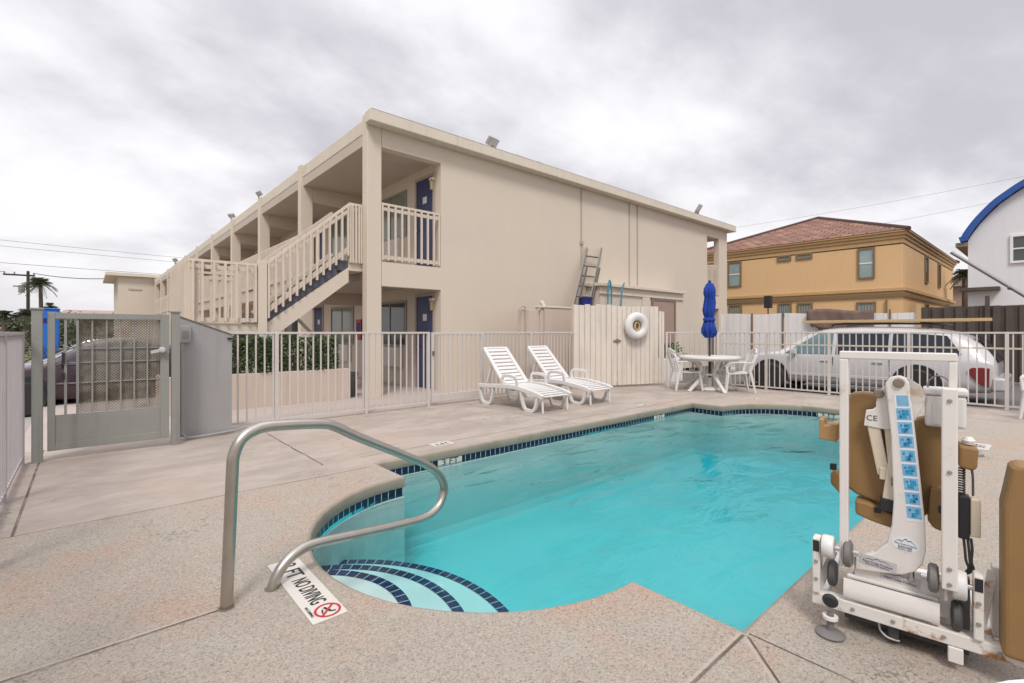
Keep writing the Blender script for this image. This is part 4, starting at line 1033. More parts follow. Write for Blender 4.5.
for sd in (-1,1):
    mb = MB(); mb.box(sd*1.005-.02,sd*1.005+.02,-1.0,1.2,.43,.50); mb.build('door_moulding', M['car_white'], wc, world=False, bevel=.008)
    for y in (.32,-.72): MB().box(sd*1.012-.02,sd*1.012+.02,y,y+.20,.80,.835).build('door_handle', M['car_grey'], wc, world=False, bevel=.008)
    mb = MB(); mb.box(sd*1.06-.07,sd*1.06+.07,1.02,1.14,.96,1.10); mb.build('wing_mirror', M['car_white'], wc, world=False, bevel=.025)
    mb = MB(); mb.tube(catmull([(sd*.66,.35,1.64),(sd*.66,.25,1.70),(sd*.66,-.6,1.715),(sd*.66,-1.6,1.69),(sd*.66,-1.7,1.62)],4),.018,6); mb.build('roof_rail', M['black'], wc, world=False, smooth=True)
    mb = MB()
    for y in (.25,-.84): mb.box(sd*1.008,sd*1.014,y-.008,y+.008,.40,.92)
    mb.build('door_seam', M['darkgrey'], wc, world=False)
mb = MB()
for y in (.1,-1.35): mb.box(-.72,.72,y-.03,y+.03,1.70,1.735)
mb.build('cross_bar', M['black'], wc, world=False)
for i, (x, w_, y0, y1, z, lb) in enumerate(((13.78,.14,.92,4.35,1.575,'pale lumber board lying nearest on the wagon roof rack'),(14.02,.16,1.15,4.15,1.576,'second lumber board on the wagon roof rack'),(14.35,.2,1.3,4.5,1.576,'wide far board on the wagon roof rack'))):
    mb = MB(); mb.box(x-w_/2,x+w_/2,y0,y1,z,z+.062); tag(mb.build('lumber_board', M['wood_tan'], bevel=.003), lb, 'board', 'lumber boards on the wagon roof')
W2 = [(-2.15,.36,.70,.70,.68,.73,.6),(-2.08,.26,.80,.78,.77,.84,.6),(-1.70,.22,.83,.83,.80,.91,.6),(-1.25,.21,.84,.85,.815,1.02,.62),(-.75,.20,.845,.85,.82,1.29,.60),(-.2,.20,.85,.85,.825,1.36,.62),(.35,.20,.85,.845,.825,1.32,.61),(.75,.20,.85,.85,.82,1.16,.61),(1.12,.20,.845,.86,.81,.93,.64),(1.6,.22,.83,.82,.78,.87,.64),(2.05,.25,.78,.72,.70,.76,.6),(2.2,.34,.66,.58,.60,.61,.5)]
gl2 = [('front_window', [(.98,.06),(.08,.06),(.08,.93),(.42,.93),(.72,.72)], M['car_glass']), ('rear_window', [(0.0,.06),(-1.15,.10),(-.72,.82),(-.5,.93),(0.0,.93)], M['car_glass'])]
mc = car('parked_sedan', 'dark maroon sedan parked beyond the mesh gate', (.50, 13.1, -.165), R(92), M['car_maroon'], W2, gl2, 4.4, (1.35,-1.25), None, .31)
for sd in (-1,1):
    mb = MB(); mb.box(sd*.72-.09,sd*.72+.09,2.06,2.15,.56,.68); mb.build('headlight', M['sticker_grey'], mc, world=False, bevel=.02)
    mb = MB(); mb.box(sd*.66-.1,sd*.66+.1,-2.17,-2.1,.62,.74); mb.build('tail_light', M['red_lens'], mc, world=False, bevel=.02)
    mb = MB(); mb.tube(catmull([(sd*.80,1.12,.93),(sd*.70,.74,1.17),(sd*.625,.38,1.335),(sd*.625,-.2,1.365),(sd*.62,-.72,1.285),(sd*.74,-1.25,1.0)],4),.016,6); mb.build('roof_trim', M['chrome'], mc, world=False, smooth=True)
    mb = MB(); mb.box(sd*.90-.06,sd*.90+.06,.80,.90,.90,1.0); mb.build('wing_mirror', M['car_maroon'], mc, world=False, bevel=.02)

# ------------------------------------------------------------------ fences and houses beyond the parking
fw = thing('panel_fence', 'white panel fence with dark posts below the ochre house', 'fence', (20,6,0))
for y0, y1 in ((3.06,3.70),(3.78,6.98),(7.06,8.12),(8.20,14)):
    mb = MB(); n = max(2, int((y1-y0)/.14))
    for i in range(n):
        a = y0+(y1-y0)*i/n; zt = 1.98+.018*(a-3)+.02*math.sin(a*3); mb.box(20.0+.012*(i%2),20.03+.012*(i%2),a,a+(y1-y0)/n-.004,-.1,zt)
    mb.build('board_row', M['tarp_white'], fw)
for y in (3.74,7.02,8.16):
    MB().box(19.955,19.995,y-.022,y+.022,-.165,2.10).build('post', M['dark_metal'], fw)
MB().box(19.93,20.04,2.94,3.055,-.165,2.24).build('end_post', M['wood_tan'], fw)
cb = thing('brown_cloth', 'brown mesh cloth sagging over the white panel fence', 'cloth', (19.9,5,1.8))
mb = MB(); rows = []
for j in range(7):
    row = []
    for i in range(29):
        y = 4.15+2.05*i/28; sag = .05*math.sin(i*.8)+.03*math.sin(i*1.9+1)
        top = 2.14-.05*math.sin(i/28*math.pi*2); bot = 1.42+.10*math.sin(i*.33)-(.12 if i < 4 else 0)
        edge = .0 if i < 25 else (i-25)*.10
        row.append((19.90+.012*math.sin(i*1.3+j*.7)+.02*math.sin(i*.37+j*.5)-.01*j, y-edge*.1, top+(bot+edge-top)*j/6+sag*(j/6)))
    rows.append(row)
mb.loft(rows, cap=False, closed=False); o = mb.build('cloth_sheet', M['cloth_brown'], cb, smooth='all'); m_ = o.modifiers.new('s','SOLIDIFY'); m_.thickness = .01
fd = thing('board_fence', 'dark weathered board on board fence behind the wagon tail', 'fence', (20,-2,0))
for part, (y0,y1) in enumerate(((-8.0,-3.3),(-3.3,-1.0),(-1.0,2.93))):
    mb = MB(); n = int((y1-y0)/.135)
    for i in range(n):
        a = y0+(y1-y0)*i/n; zt = 2.13+random.uniform(-.012,.012); x = 20.0+(.045 if i % 2 else 0); mb.box(x,x+.022,a-.012,a+.150,-.1,zt)
    mb.build('board_row', M['wood_dark'], fd)
MB().box(19.93,19.99,1.38,1.48,-.165,2.42).build('tall_post', M['wood_dark'], fd)
for y in (-1.0,-3.3,-6): MB().box(20.075,20.15,y-.05,y+.05,-.165,2.1).build('post', M['wood_dark'], fd)
spk = thing('pole_box', 'black box on a thin pole above the white panel fence', 'box', (20.5,7.75,0))
MB().cyl((20.5,7.75,-.165),(20.5,7.75,2.31),.025,8).build('pole', M['black'], spk)
MB().box(20.40,20.62,7.62,7.88,2.31,2.80).build('box', M['black'], spk, bevel=.02)
bx = thing('potted_shrub', 'small dark shrub in a pale planter box at the motel far corner', 'shrub', (13.2,8.1,-.16))
MB().box(12.6,13.8,7.7,8.3,-.165,.55).build('planter_box', M['tarp_white'], bx, bevel=.02)
mb = MB(); leaves(mb, 700, lambda: (random.gauss(13.2,.3), random.gauss(8.0,.16), random.uniform(.55,1.0)), .06,.12); mb.build('foliage', M['leaf_hedge'], bx)

# ochre house
oh = thing('ochre_house', 'ochre two storey house with red clay tile hip roof and dark window frames', 'house', (26,9.3,0))
HX0, HX1, HY0, HY1 = 26.0, 40.4, 4.42, 14.2
MB().box(HX0,HX1,HY0,HY1,-.1,5.1).build('wall', M['ochre'], oh)
def ringbox(mb, d, z0, z1):
    mb.box(HX0-d,HX1+d,HY0-d,HY1+d,z0,z1)
mb = MB(); ringbox(mb,.03,5.14,5.34); ringbox(mb,.08,5.341,5.48); ringbox(mb,.15,5.481,5.60); ringbox(mb,.21,5.601,5.68); mb.build('cornice', M['ochre_trim'], oh, bevel=.02)
mb = MB(); ringbox(mb,.05,2.98,3.10); ringbox(mb,.12,3.101,3.26); mb.build('band_course', M['ochre_trim'], oh, bevel=.02)
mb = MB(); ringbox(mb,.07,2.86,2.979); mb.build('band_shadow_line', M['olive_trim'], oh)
# hip roof with uv tiles
bm = bmesh.new(); uv = bm.loops.layers.uv.new('UVMap'); e = .23
c = [Vector(p) for p in ((HX0-e,HY0-e,5.685),(HX1+e,HY0-e,5.685),(HX1+e,HY1+e,5.685),(HX0-e,HY1+e,5.685))]
ap, aq = Vector((31.4,9.16,7.86)), Vector((34.8,9.31,7.9))
for f in ([c[3],c[0],ap],[c[0],c[1],aq,ap],[c[1],c[2],aq],[c[2],c[3],ap,aq]):
    vsx = [bm.verts.new(p) for p in f]; F = bm.faces.new(vsx); ed = (f[1]-f[0]).normalized(); nr = ed.cross(f[2]-f[0]).normalized(); vdir = nr.cross(ed)
    for lp, p in zip(F.loops, f): lp[uv].uv = ((p-f[0]).dot(ed), (p-f[0]).dot(vdir))
me = bpy.data.meshes.new('roof'); bm.to_mesh(me); bm.free(); me.materials.append(M['roof']); ro = bpy.data.objects.new('roof', me); COL.objects.link(ro); ro.parent = oh; me.transform(Matrix.Translation((-26,-9.3,0)))
mb = MB()
for a, b in ((c[0],ap),(c[1],aq),(c[2],aq),(c[3],ap),(ap,aq)): mb.cyl(a,b,.10,8)
mb.build('ridge_tiles', M['roof'], oh)
def hwin(y0,y1,z0,z1,face='x',x0=None,x1=None,bars=1):
    mb = MB(); t = .07
    if face == 'x':
        g_ = MB().box(25.985,25.999,y0,y1,z0,z1).build('window', M['house_glass'], oh)
        mb.box(25.94,25.998,y0-t,y0,z0-t,z1+t); mb.box(25.94,25.998,y1,y1+t,z0-t,z1+t); mb.box(25.94,25.998,y0,y1,z1,z1+t); mb.box(25.94,25.998,y0,y1,z0-t,z0)
        mb.build('window_frame', M['olive_trim'], g_)
        mb = MB()
        if bars: mb.box(25.965,25.984,y0,y1,(z0+z1)/2-.025,(z0+z1)/2+.025)
        n = 0 if bars else 4
        for i in range(1,n+1): mb.box(25.966,25.984,y0+(y1-y0)*i/(n+1)-.018,y0+(y1-y0)*i/(n+1)+.018,z0,z1)
        mb.build('glazing_bar', M['tarp_white'] if bars else M['olive_trim'], g_)
    else:
        g_ = MB().box(x0,x1,HY0-.014,HY0-.001,z0,z1).build('window', M['glass'], oh)
        mb.box(x0-t,x0,HY0-.06,HY0-.002,z0-t,z1+t); mb.box(x1,x1+t,HY0-.06,HY0-.002,z0-t,z1+t); mb.box(x0,x1,HY0-.06,HY0-.002,z1,z1+t); mb.box(x0,x1,HY0-.06,HY0-.002,z0-t,z0); mb.build('window_frame', M['olive_trim'], g_)
hwin(5.46,5.96,3.78,5.02); hwin(8.82,9.32,4.93,5.07,bars=0); hwin(7.90,8.46,4.93,5.07,bars=0); hwin(11.22,11.80,3.82,5.03)
hwin(8.80,9.28,2.2,2.72,bars=0); hwin(7.88,8.42,2.2,2.68,bars=0); hwin(5.42,6.0,2.2,2.62,bars=0); hwin(11.2,11.75,2.2,2.72,bars=0)
hwin(0,0,3.85,5.0,'y',30.9,31.6); hwin(0,0,3.85,5.0,'y',34.7,35.4); hwin(0,0,1.6,2.7,'y',31.0,31.7)
MB().box(25.9,25.99,4.95,5.0,1.9,2.75).build('downpipe', M['olive_trim'], oh)

# white house with the blue arch
wh = thing('white_house', 'white stucco building with blue arched roof edge at the right edge of the photo', 'house', (26,0,0))
arc = [(2.406,4.93),(2.30,5.15),(2.06,5.55),(1.79,5.90),(1.52,6.20),(1.2,6.46),(.895,6.68),(.4,6.95),(-.3,7.2),(-1.1,7.32),(-1.9,7.25),(-2.6,7.05),(-3.2,6.75),(-3.9,6.2),(-4.4,5.65),(-4.7,5.2)]
MB().prism([(26,y,z) for y,z in [(2.406,-.1)]+arc+[(-4.75,-.1)]], (9,0,0)).build('wall', M['white_stucco'], wh)
rr = MB(); dense = catmull([(0,y,z) for y,z in [(2.60,4.86)]+[(a+.02,b) for a,b in arc]],4)
outer = []; 
for i, p in enumerate(dense):
    t_ = (dense[min(i+1,len(dense)-1)]-dense[max(i-1,0)]).normalized(); nn = Vector((0,t_.z,-t_.y)); nn = nn if nn.z > 0 or nn.y > 0 else -nn
    outer.append((p+nn*.01, p+nn*.21))
rr.loft([[(25.72,a.y,a.z),(25.72,b.y,b.z),(35.2,b.y,b.z),(35.2,a.y,a.z)] for a,b in outer]); rr.build('roof', M['blue_metal'], wh, smooth=True)
MB().box(25.8,35,2.41,2.75,4.70,4.86).build('gutter', M['brown_trim'], wh)
g_ = MB().box(25.985,25.998,.2,1.17,4.0,4.9).build('window', M['glass'], wh)
mb = MB(); mb.box(25.93,25.997,1.17,1.25,3.92,4.98); mb.box(25.93,25.997,.12,.2,3.92,4.98); mb.box(25.93,25.997,.2,1.17,4.9,4.98); mb.box(25.93,25.997,.2,1.17,3.92,4.0); mb.box(25.95,25.984,.2,1.17,4.43,4.48); mb.build('window_frame', M['tarp_white'], g_)
mb = MB(); mb.box(25.4,25.995,1.5,2.62,2.93,3.05); mb.build('awning', M['wood_dark'], wh)
mp_ = thing('metal_pole', 'slanted grey metal pole sticking out in front of the white building', 'pole', (21,1.5,3))
MB().tube([(21,2.34,3.93),(20.98,.7,2.42),(20.9,-1.5,.35),(20.85,-2.1,-.18)],.055,10).build('tube', M['grey_pole'], mp_, smooth=True)
MB().cyl((21,1.02,2.72),(20.9,1.02,2.66),.05,8).build('knob', M['brown_trim'], mp_)

# ------------------------------------------------------------------ palms, pole, far things on the left
def palm(label, x, y, h, n=26, L=1.5, lean=.05, droop=1.0, wind=.0, rt=.14, group='palm trees along the street'):
    t = thing('palm_tree', label, 'palm tree', (x,y,-.1), random.uniform(0,6), group)
    top = Vector((lean*h, .3*lean*h, h))
    MB().tube(catmull([(0,0,-.2),(lean*h*.3,0,h*.4),top],6), rt*1.3, 8, r1=rt*.8).build('trunk', M['bark'], t, world=False, smooth=True)
    mb = MB()
    for i in range(n):
        a = 2*math.pi*i*.381966; el = R(random.uniform(-35,72)); d = Vector((math.cos(a)*math.cos(el)+wind, math.sin(a)*math.cos(el), math.sin(el))).normalized()
        l = L*random.uniform(.75,1.1); side = d.cross(Vector((0,0,1))).normalized(); pts = []
        for k in range(8):
            u = k/7; pts.append(top+d*l*u+Vector((wind*.5*u*u*l,0,-droop*l*.55*u*u)))
        for p, q in zip(pts, pts[1:]): mb.bar(p,q,.02,.012)
        for k in range(1,8):
            for f_ in (0,.5):
                p = pts[k-1].lerp(pts[k], f_); w = .42*l*math.sin(math.pi*min(.96,(k+f_)/8.2))**.6
                for sd in (-1,1):
                    tip = p+side*sd*w+d*w*.55+Vector((0,0,-w*.55*random.uniform(.5,1.3)))
                    mb.face([p-d*.035, p+d*.035, tip])
    mb.build('crown', M['leaf_palm'], t, world=False)
    return t
palm('tallest palm with windblown crown right of the utility pole', -3.0, 60, 5.75, 34, 1.35, .02, 1.1, .25, .16)
palm('short palm with round crown at the far left edge of the photo', -4.05, 45, 2.55, 26, .72, .03)
palm('middle palm with drooping crown just left of the utility pole', -3.05, 45, 2.62, 28, .80, -.02)
palm('low palm crown peeking above the blue cabin', -2.35, 60, 3.7, 22, .9)
palm('small bushy palm low behind the left picket fence', -3.3, 33, 1.25, 22, .6)
palm('squat palm in front of the sandy street side behind the left picket fence', -2.45, 27, .9, 20, .5)
palm('palm seen in the gap between ochre house and white building', 37, 3.55, 4.75, 28, .75, 0, 1.2, group='palms behind the houses')
def bush(label, x, y, w, h, n=900, s=(.10,.22), d=None):
    t = thing('bush', label, 'bush', (x,y,-.1), 0, 'bushes beyond the street')
    lobes = [(random.uniform(-.5,.5)*w, random.uniform(-.3,.3)*(d or w), random.uniform(.45,.8)*h, random.uniform(.22,.38)) for _ in range(9)]
    def fn():
        lx, ly, lz, r = random.choice(lobes); v = Vector((random.gauss(0,1),random.gauss(0,1),random.gauss(0,1))).normalized()*random.uniform(.6,1.05)
        return (lx+v.x*r*w, ly+v.y*r*(d or w), max(.02, lz+v.z*r*h))
    mb = MB(); leaves(mb, n, fn, *s); mb.build('foliage', M['leaf_bush'], t, world=False)
    mb = MB()
    for k in range(5): mb.tube([(0,0,0),(random.uniform(-.3,.3)*w,random.uniform(-.3,.3)*w,h*.6)],.03,5,r1=.012)
    mb.build('stems', M['bark'], t, world=False)
bush('dark shrub standing right of the blue cabin', -1.1, 40, 2.0, 2.75, 1300)
bush('yellowish low shrub below the dark shrub behind the mesh gate', -.95, 30, 1.5, 1.15, 700)
bush('low dark shrub at the foot of the utility pole', -2.7, 38, 1.6, 1.3, 700)
bush('low shrub behind the left picket fence at the photo edge', -3.0, 24, 1.5, 1.0, 700)
bush('sprawling shrub left of the palms at the photo edge', -5.6, 52, 3.0, 1.7, 900)
tl = thing('far_tree_row', 'low dark row of far trees left of the distant motel wing', 'trees', (0,110,0)); tl['kind'] = 'stuff'
mb = MB(); leaves(mb, 9000, lambda: (lambda x: (x, 82+random.gauss(0,1.2), random.uniform(0,1)**.8*(3.0+.5*math.sin(x*.9)+.4*math.sin(x*2.3+1))))(random.uniform(-14,5)), .3, .6); mb.build('foliage', M['leaf_bush'], tl)
fh = thing('far_house', 'far low house with faded pinkish roof beyond the mesh gate', 'house', (0,85,0))
MB().box(-2.6,4.5,85,95,-.1,3.3).build('wall', M['white_stucco'], fh)
MB().prism([(-3.0,84.6,3.3),(4.9,84.6,3.3),(4.0,89,4.25),(-2.2,89,4.25)],(0,0,.12)).build('roof', M['brown_door'], fh)
bt = thing('portable_toilet', 'bright blue portable toilet cabin behind the gate post', 'portable toilet', (-1.3,30,-.1))
MB().box(-1.68,-.93,29.5,30.4,-.1,2.32).build('cabin', M['blue_poly'], bt, bevel=.04)
MB().box(-1.71,-.90,29.47,30.43,2.33,2.40).build('roof', M['blue_poly'], bt, bevel=.03)
d_ = MB().box(-1.56,-1.06,29.47,29.495,.05,2.05).build('door', M['blue_poly'], bt, bevel=.01)
MB().box(-1.45,-1.15,29.455,29.469,1.75,1.95).build('vent_grille', M['navy_bag'], d_)
up = thing('utility_pole', 'dark wooden utility pole with crossarm and grey transformer', 'utility pole', (-4.52,70,-.1))
MB().cyl((-4.52,70,-.1),(-4.52,70,7.6),.17,8,r1=.12).build('pole', M['pole_wood'], up)
MB().bar((-6.3,70,7.15),(-4.0,70,7.15),.14,.16).build('crossarm', M['pole_wood'], up)
MB().lathe([(.0,0),(.24,0),(.26,.75),(.0,.8)],(-4.98,69.9,5.35),12).build('transformer', M['grey_pole'], up, smooth=True)
MB().bar((-5.6,70,6.0),(-4.5,70,6.0),.1,.1).build('lower_arm', M['pole_wood'], up)
mb = MB()
for x in (-6.2,-5.5,-4.1): mb.cyl((x,70,7.23),(x,70,7.45),.06,6)
mb.build('insulator', M['grey_pole'], up)
sp2 = thing('street_post', 'thin dark post standing right of the utility pole', 'post', (-2.9,48,-.1))
MB().cyl((-2.58,48,-.1),(-2.58,48,2.6),.09,8).build('post', M['pole_wood'], sp2)
def wire(label, pts, r):
    t = thing('power_line', label, 'power line', pts[0], 0, 'overhead power lines'); MB().tube(pts, r, 5).build('cable', M['ink'], t, smooth=True)
def sagpts(a, b, s, n=14):
    a, b = Vector(a), Vector(b); return [a.lerp(b,i/n)-Vector((0,0,s*4*(i/n)*(1-i/n))) for i in range(n+1)]
wire('thick power line running from the utility pole top to the distant motel wing', sagpts((-4.1,70,7.40),(2.2,56,6.2),.25), .035)
wire('power line running left from the utility pole crossarm', sagpts((-6.2,70,7.42),(-40,74,8.2),.9), .025)
wire('upper thin power line crossing the left sky', sagpts((-60,60,11.6),(12,75,10.9),.5), .016)
wire('lower thin power line crossing the left sky', sagpts((-60,60,11.0),(12,75,10.3),.5), .016)
wire('third thin power line crossing the left sky', sagpts((-60,60,9.3),(12,75,8.6),.5), .020)
wire('upper thin power line rising to the right above the ochre house', sagpts((51.58, 34.53, 12.78),(59.24, -1.53, 14.65),.5), .009)
wire('lower thin power line rising to the right above the ochre house', sagpts((51.58, 34.53, 10.05),(59.24, -1.53, 13.15),.5), .009)

sb = thing('back_building', 'low brown roofed building in the gap between ochre house and white building', 'building', (46,4,0))
MB().box(46,54,1.0,5.2,-.1,4.55).build('wall', M['brown_door'], sb)
MB().prism([(45.6,.6,4.552),(45.6,5.6,4.552),(47.8,5.2,5.45),(47.8,1.0,5.45)],(6,0,0)).build('roof', M['cloth_brown'], sb)
# ------------------------------------------------------------------ pool lift (local: x along its front, y away from the camera side, z up)
LO = Vector((2.527,.706,0)); LR = R(-81.6)
pl = thing('pool_lift', 'folded white and tan pool lift chair on wheels beside the pool', 'pool lift', LO, LR)
def lb(mb, name, mat, bevel=.004, parent=None, **k): return mb.build(name, mat, parent or pl, world=False, bevel=bevel, **k)
def xz(pts, y): return [(x,y,z) for x,z in pts]
b = MB(); b.box(-.055,.86,.0,.055,.098,.152); lb(b,'base_beam',M['rust'])
b = MB(); b.box(-.05,.0,.056,.56,.10,.15); b.box(.50,.55,.056,.56,.10,.15); b.box(-.05,.86,.561,.61,.10,.15); lb(b,'base_frame',M['rust'])
b = MB(); b.box(.06,.48,.10,.52,.03,.099); lb(b,'ballast_plate',M['darkgrey'])
for x in (.21,):
    w_ = MB().lathe([(.0,-.018),(.040,-.018),(.046,-.008),(.046,.008),(.040,.018),(.0,.018)],(x+.03,.08,.048),18,'X'); lb(w_,'caster',M['darkgrey'],0,smooth=True)
    b = MB(); b.tube(catmull([(x-.02,.05,.085),(x-.015,.035,.055),(x+.012,.03,.035),(x+.05,.045,.028)],5),.004,6); lb(b,'strap',M['sticker_grey'],0)
b = MB(); b.box(.412,.458,-.006,.05,.035,.096); lb(b,'foot_block',M['rust'])
# levelling foot
b = MB(); b.lathe([(.0,.0),(.053,.0),(.058,.010),(.045,.020),(.014,.026),(.014,.10),(.0,.10)],(.022,-.045,0),24); lb(b,'levelling_foot',M['grey'],0,smooth=True)
b = MB(); b.lathe([(.0,.075),(.030,.075),(.030,.088),(.0,.088)],(.022,-.045,0),16); lb(b,'lock_nut',M['white'],0)
b = MB(); b.lathe([(.0,-.018),(.022,-.016),(.031,0),(.022,.016),(.0,.018)],(.022,-.05,.155),18,'Y'); lb(b,'hand_knob',M['black'],0,smooth=True)
# side brackets carrying the axles
for x0, nm in ((-.052,0),(.486,1)):
    b = MB(); b.prism([(x0,y,z) for y,z in ((-.012,.153),(.05,.153),(.075,.30),(.05,.405),(-.012,.405))],(.030,0,0)); br = lb(b,'axle_bracket',M['rust'],.006)
    b = MB(); b.box(x0+.003,x0+.027,-.014,-.0125,.345,.395); lb(b,'end_plug',M['black'],0,parent=br)
b = MB(); b.prism([(.545,y,z) for y,z in ((.06,.153),(.16,.153),(.15,.42),(.09,.42))],(.028,0,0)); lb(b,'rear_bracket',M['white'],.006)
b = MB(); b.cyl((-.03,.012,.372),(.12,.012,.372),.010,10); b.cyl((.33,.012,.345),(.50,.012,.345),.010,10); lb(b,'axle',M['chrome'],0)
def roller(x0,x1,z,r,y=.012):
    b = MB(); b.lathe([(.0,0),(r*.9,0),(r,.006),(r,x1-x0-.006),(r*.9,x1-x0),(.0,x1-x0)],(x0,y,z),26,'X'); lb(b,'roller',M['plastic'],0,smooth=True)
roller(-.016,.030,.372,.050); roller(.425,.468,.345,.056)
def cw(x,z,r,w,mt,y=.012):
    b = MB(); b.lathe([(.012,-w/2),(r*.8,-w/2),(r,-w*.28),(r,w*.28),(r*.8,w/2),(.012,w/2)],(x,y,z),26,'X'); o = lb(b,'wheel',mt,0,smooth=True)
    b = MB(); b.lathe([(.0,-w*.58),(r*.38,-w*.55),(r*.38,w*.55),(.0,w*.58)],(x,y,z),18,'X'); lb(b,'hub',M['grey'],0,parent=o,smooth=True)
cw(.082,.362,.058,.032,M['grey']); cw(.368,.348,.056,.034,M['grey']); cw(.020,.240,.056,.034,M['darkgrey'],.05); cw(.440,.205,.058,.034,M['darkgrey'],.05)
b = MB(); b.box(.052,.064,-.0,.03,.30,.42); lb(b,'wheel_fork',M['white'])
b = MB(); b.box(.400,.412,-.0,.03,.27,.40); lb(b,'wheel_fork',M['white'])
# inverted U frame
b = MB(); b.box(.050,.084,.0,.034,.33,1.23); b.box(.414,.441,.0,.034,.33,1.23); b.box(.050,.441,.0,.034,1.2305,1.265); lb(b,'push_frame',M['white'],.005)
b = MB(); b.box(.392,.440,-.050,-.003,.335,1.128); lb(b,'mast_sleeve',M['white'],.005)
# curved guard and back plate
b = MB(); prof = [(.004,.250),(-.002,.232),(-.006,.208),(-.008,.184),(-.003,.170),(.012,.162)]
b.loft([[(x,y,z) for y,z in prof]+[(x,y+.008,z) for y,z in reversed(prof)] for x in (.066,.388)]); lb(b,'foot_guard',M['white'],0,smooth=True)
b = MB(); b.prism(xz([(.10,.176),(.445,.176),(.445,.305),(.36,.33),(.10,.345)],.056),(0,.012,0)); bp = lb(b,'back_plate',M['white'],.004)
def label(x,z,w,h,y,par,lines,rot=0.0,oval=False,grey=True,mount=True):
    Mx = Matrix.Translation((x,y,z)) @ Matrix.Rotation(rot,4,'Y')
    b = MB()
    if oval: b.prism([Mx@Vector((w/2*math.cos(R(a)),-.0008,h/2*math.sin(R(a)))) for a in range(0,360,12)],(0,.0007,0))
    else: b.prism([Mx@Vector(p) for p in ((-w/2,-.0008,-h/2),(w/2,-.0008,-h/2),(w/2,-.0008,h/2),(-w/2,-.0008,h/2))],(0,.0007,0))
    o = lb(b,'label',M['sticker_grey'] if grey else M['sticker_white'],0,parent=par)
    if mount:
        b = MB(); pts = [(-.40,.05),(-.25,.22),(-.15,.16),(-.02,.40),(.08,.26),(.16,.33),(.40,.06),(.16,.28),(.08,.21),(-.02,.34),(-.15,.11),(-.25,.17)]
        b.prism([Mx@Vector((px_*w,-.0016,pz_*h)) for px_, pz_ in pts],(0,.0006,0)); lb(b,'mountain_emblem',M['ink_blue'],0,parent=o)
    RM = Matrix.LocRotScale(LO, pl.rotation_euler, None)
    for tx, dz, sz in lines:
        B = RM @ Mx @ basis((0,-.0018,dz*h),(1,0,0),(0,0,1)); text('lettering',tx,sz,B,M['ink_blue'],o,extrude=.0003)
    return o
label(.262,.291,.135,.042,.0555,bp,[('Aqua Creek Products',-.22,.0125)],rot=R(4))
# tan seat back and arm pads
b = MB(); b.prism(xz([(.046,.64),(.040,.80),(.050,.95),(.064,1.035),(.084,1.068),(.125,1.076),(.168,1.074),(.184,1.05),(.184,1.01),(.172,.985),(.20,.96),(.30,.97),(.355,.99),(.405,.97),(.41,.64),(.33,.54),(.22,.565),(.10,.60)],.125),(0,.065,0)); lb(b,'seat_back',M['tan'],.014,seg=3)
b = MB(); b.prism(xz([(-.036,.848),(.034,.842),(.036,.925),(.012,.925),(.008,.915),(-.012,.915),(-.018,.942),(-.036,.942)],.06),(0,.12,0)); lb(b,'arm_pad',M['tan_lit'],.010)
b = MB(); b.prism(xz([(.446,.80),(.492,.792),(.502,.81),(.506,.886),(.446,.892)],.06),(0,.12,0)); lb(b,'arm_pad',M['tan'],.010)
b = MB(); b.lathe([(.0,-.016),(.018,-.012),(.022,.004),(.012,.018),(.0,.020)],(.478,.10,.905),14); lb(b,'ball_knob',M['white'],0,smooth=True)
b = MB(); b.cyl((.500,.10,.855),(.522,.10,.860),.013,10); lb(b,'bolt',M['chrome'],0)
b = MB(); b.prism(xz([(.10,.52),(.16,.50),(.24,.485),(.30,.49),(.30,.53),(.22,.555),(.15,.58),(.10,.585)],.09),(0,.10,0)); lb(b,'seat_pan',M['tan'],.010)
b = MB(); b.prism(xz([(.35,.56),(.36,.70),(.41,.70),(.41,.52),(.37,.53)],.07),(0,.06,0)); lb(b,'seat_hinge',M['tan'],.008)
b = MB(); b.prism(xz([(.005,.64),(.04,.60),(.07,.585),(.07,.66),(.03,.70),(.005,.69)],.09),(0,.07,0)); sb_ = lb(b,'belt_anchor',M['tan'],.008)
b = MB(); b.box(.004,.030,.085,.10,.705,.735); lb(b,'buckle',M['black'],.003)
b = MB(); b.box(.17,.195,.085,.09,.545,.57); b.box(.385,.405,.064,.069,.60,.63); lb(b,'clasp',M['black'],.002)
# links and cylinder
b = MB(); b.bar((.168,.10,.93),(.205,.10,.72),.045,.045,up=(0,1,0)); b.bar((.222,.10,.93),(.240,.10,.70),.032,.04,up=(0,1,0)); lb(b,'link_arm',M['cream'],.005)
b = MB(); b.box(.19,.262,.07,.09,.70,.755); lb(b,'link_plate',M['cream'],.004)
b = MB(); b.bar((.262,.085,.90),(.225,.085,.60),.055,.05,up=(0,1,0)); cy = lb(b,'actuator',M['cream'],.006)
b = MB(); b.bar((.228,.084,.622),(.2215,.084,.568),.066,.060,up=(0,1,0)); lb(b,'actuator_cap',M['black'],.005)
b = MB(); b.cyl((.232,.055,.715),(.262,.055,.712),.009,8); b.cyl((.232,.055,.695),(.262,.055,.692),.009,8); lb(b,'bolt',M['grey'],0)
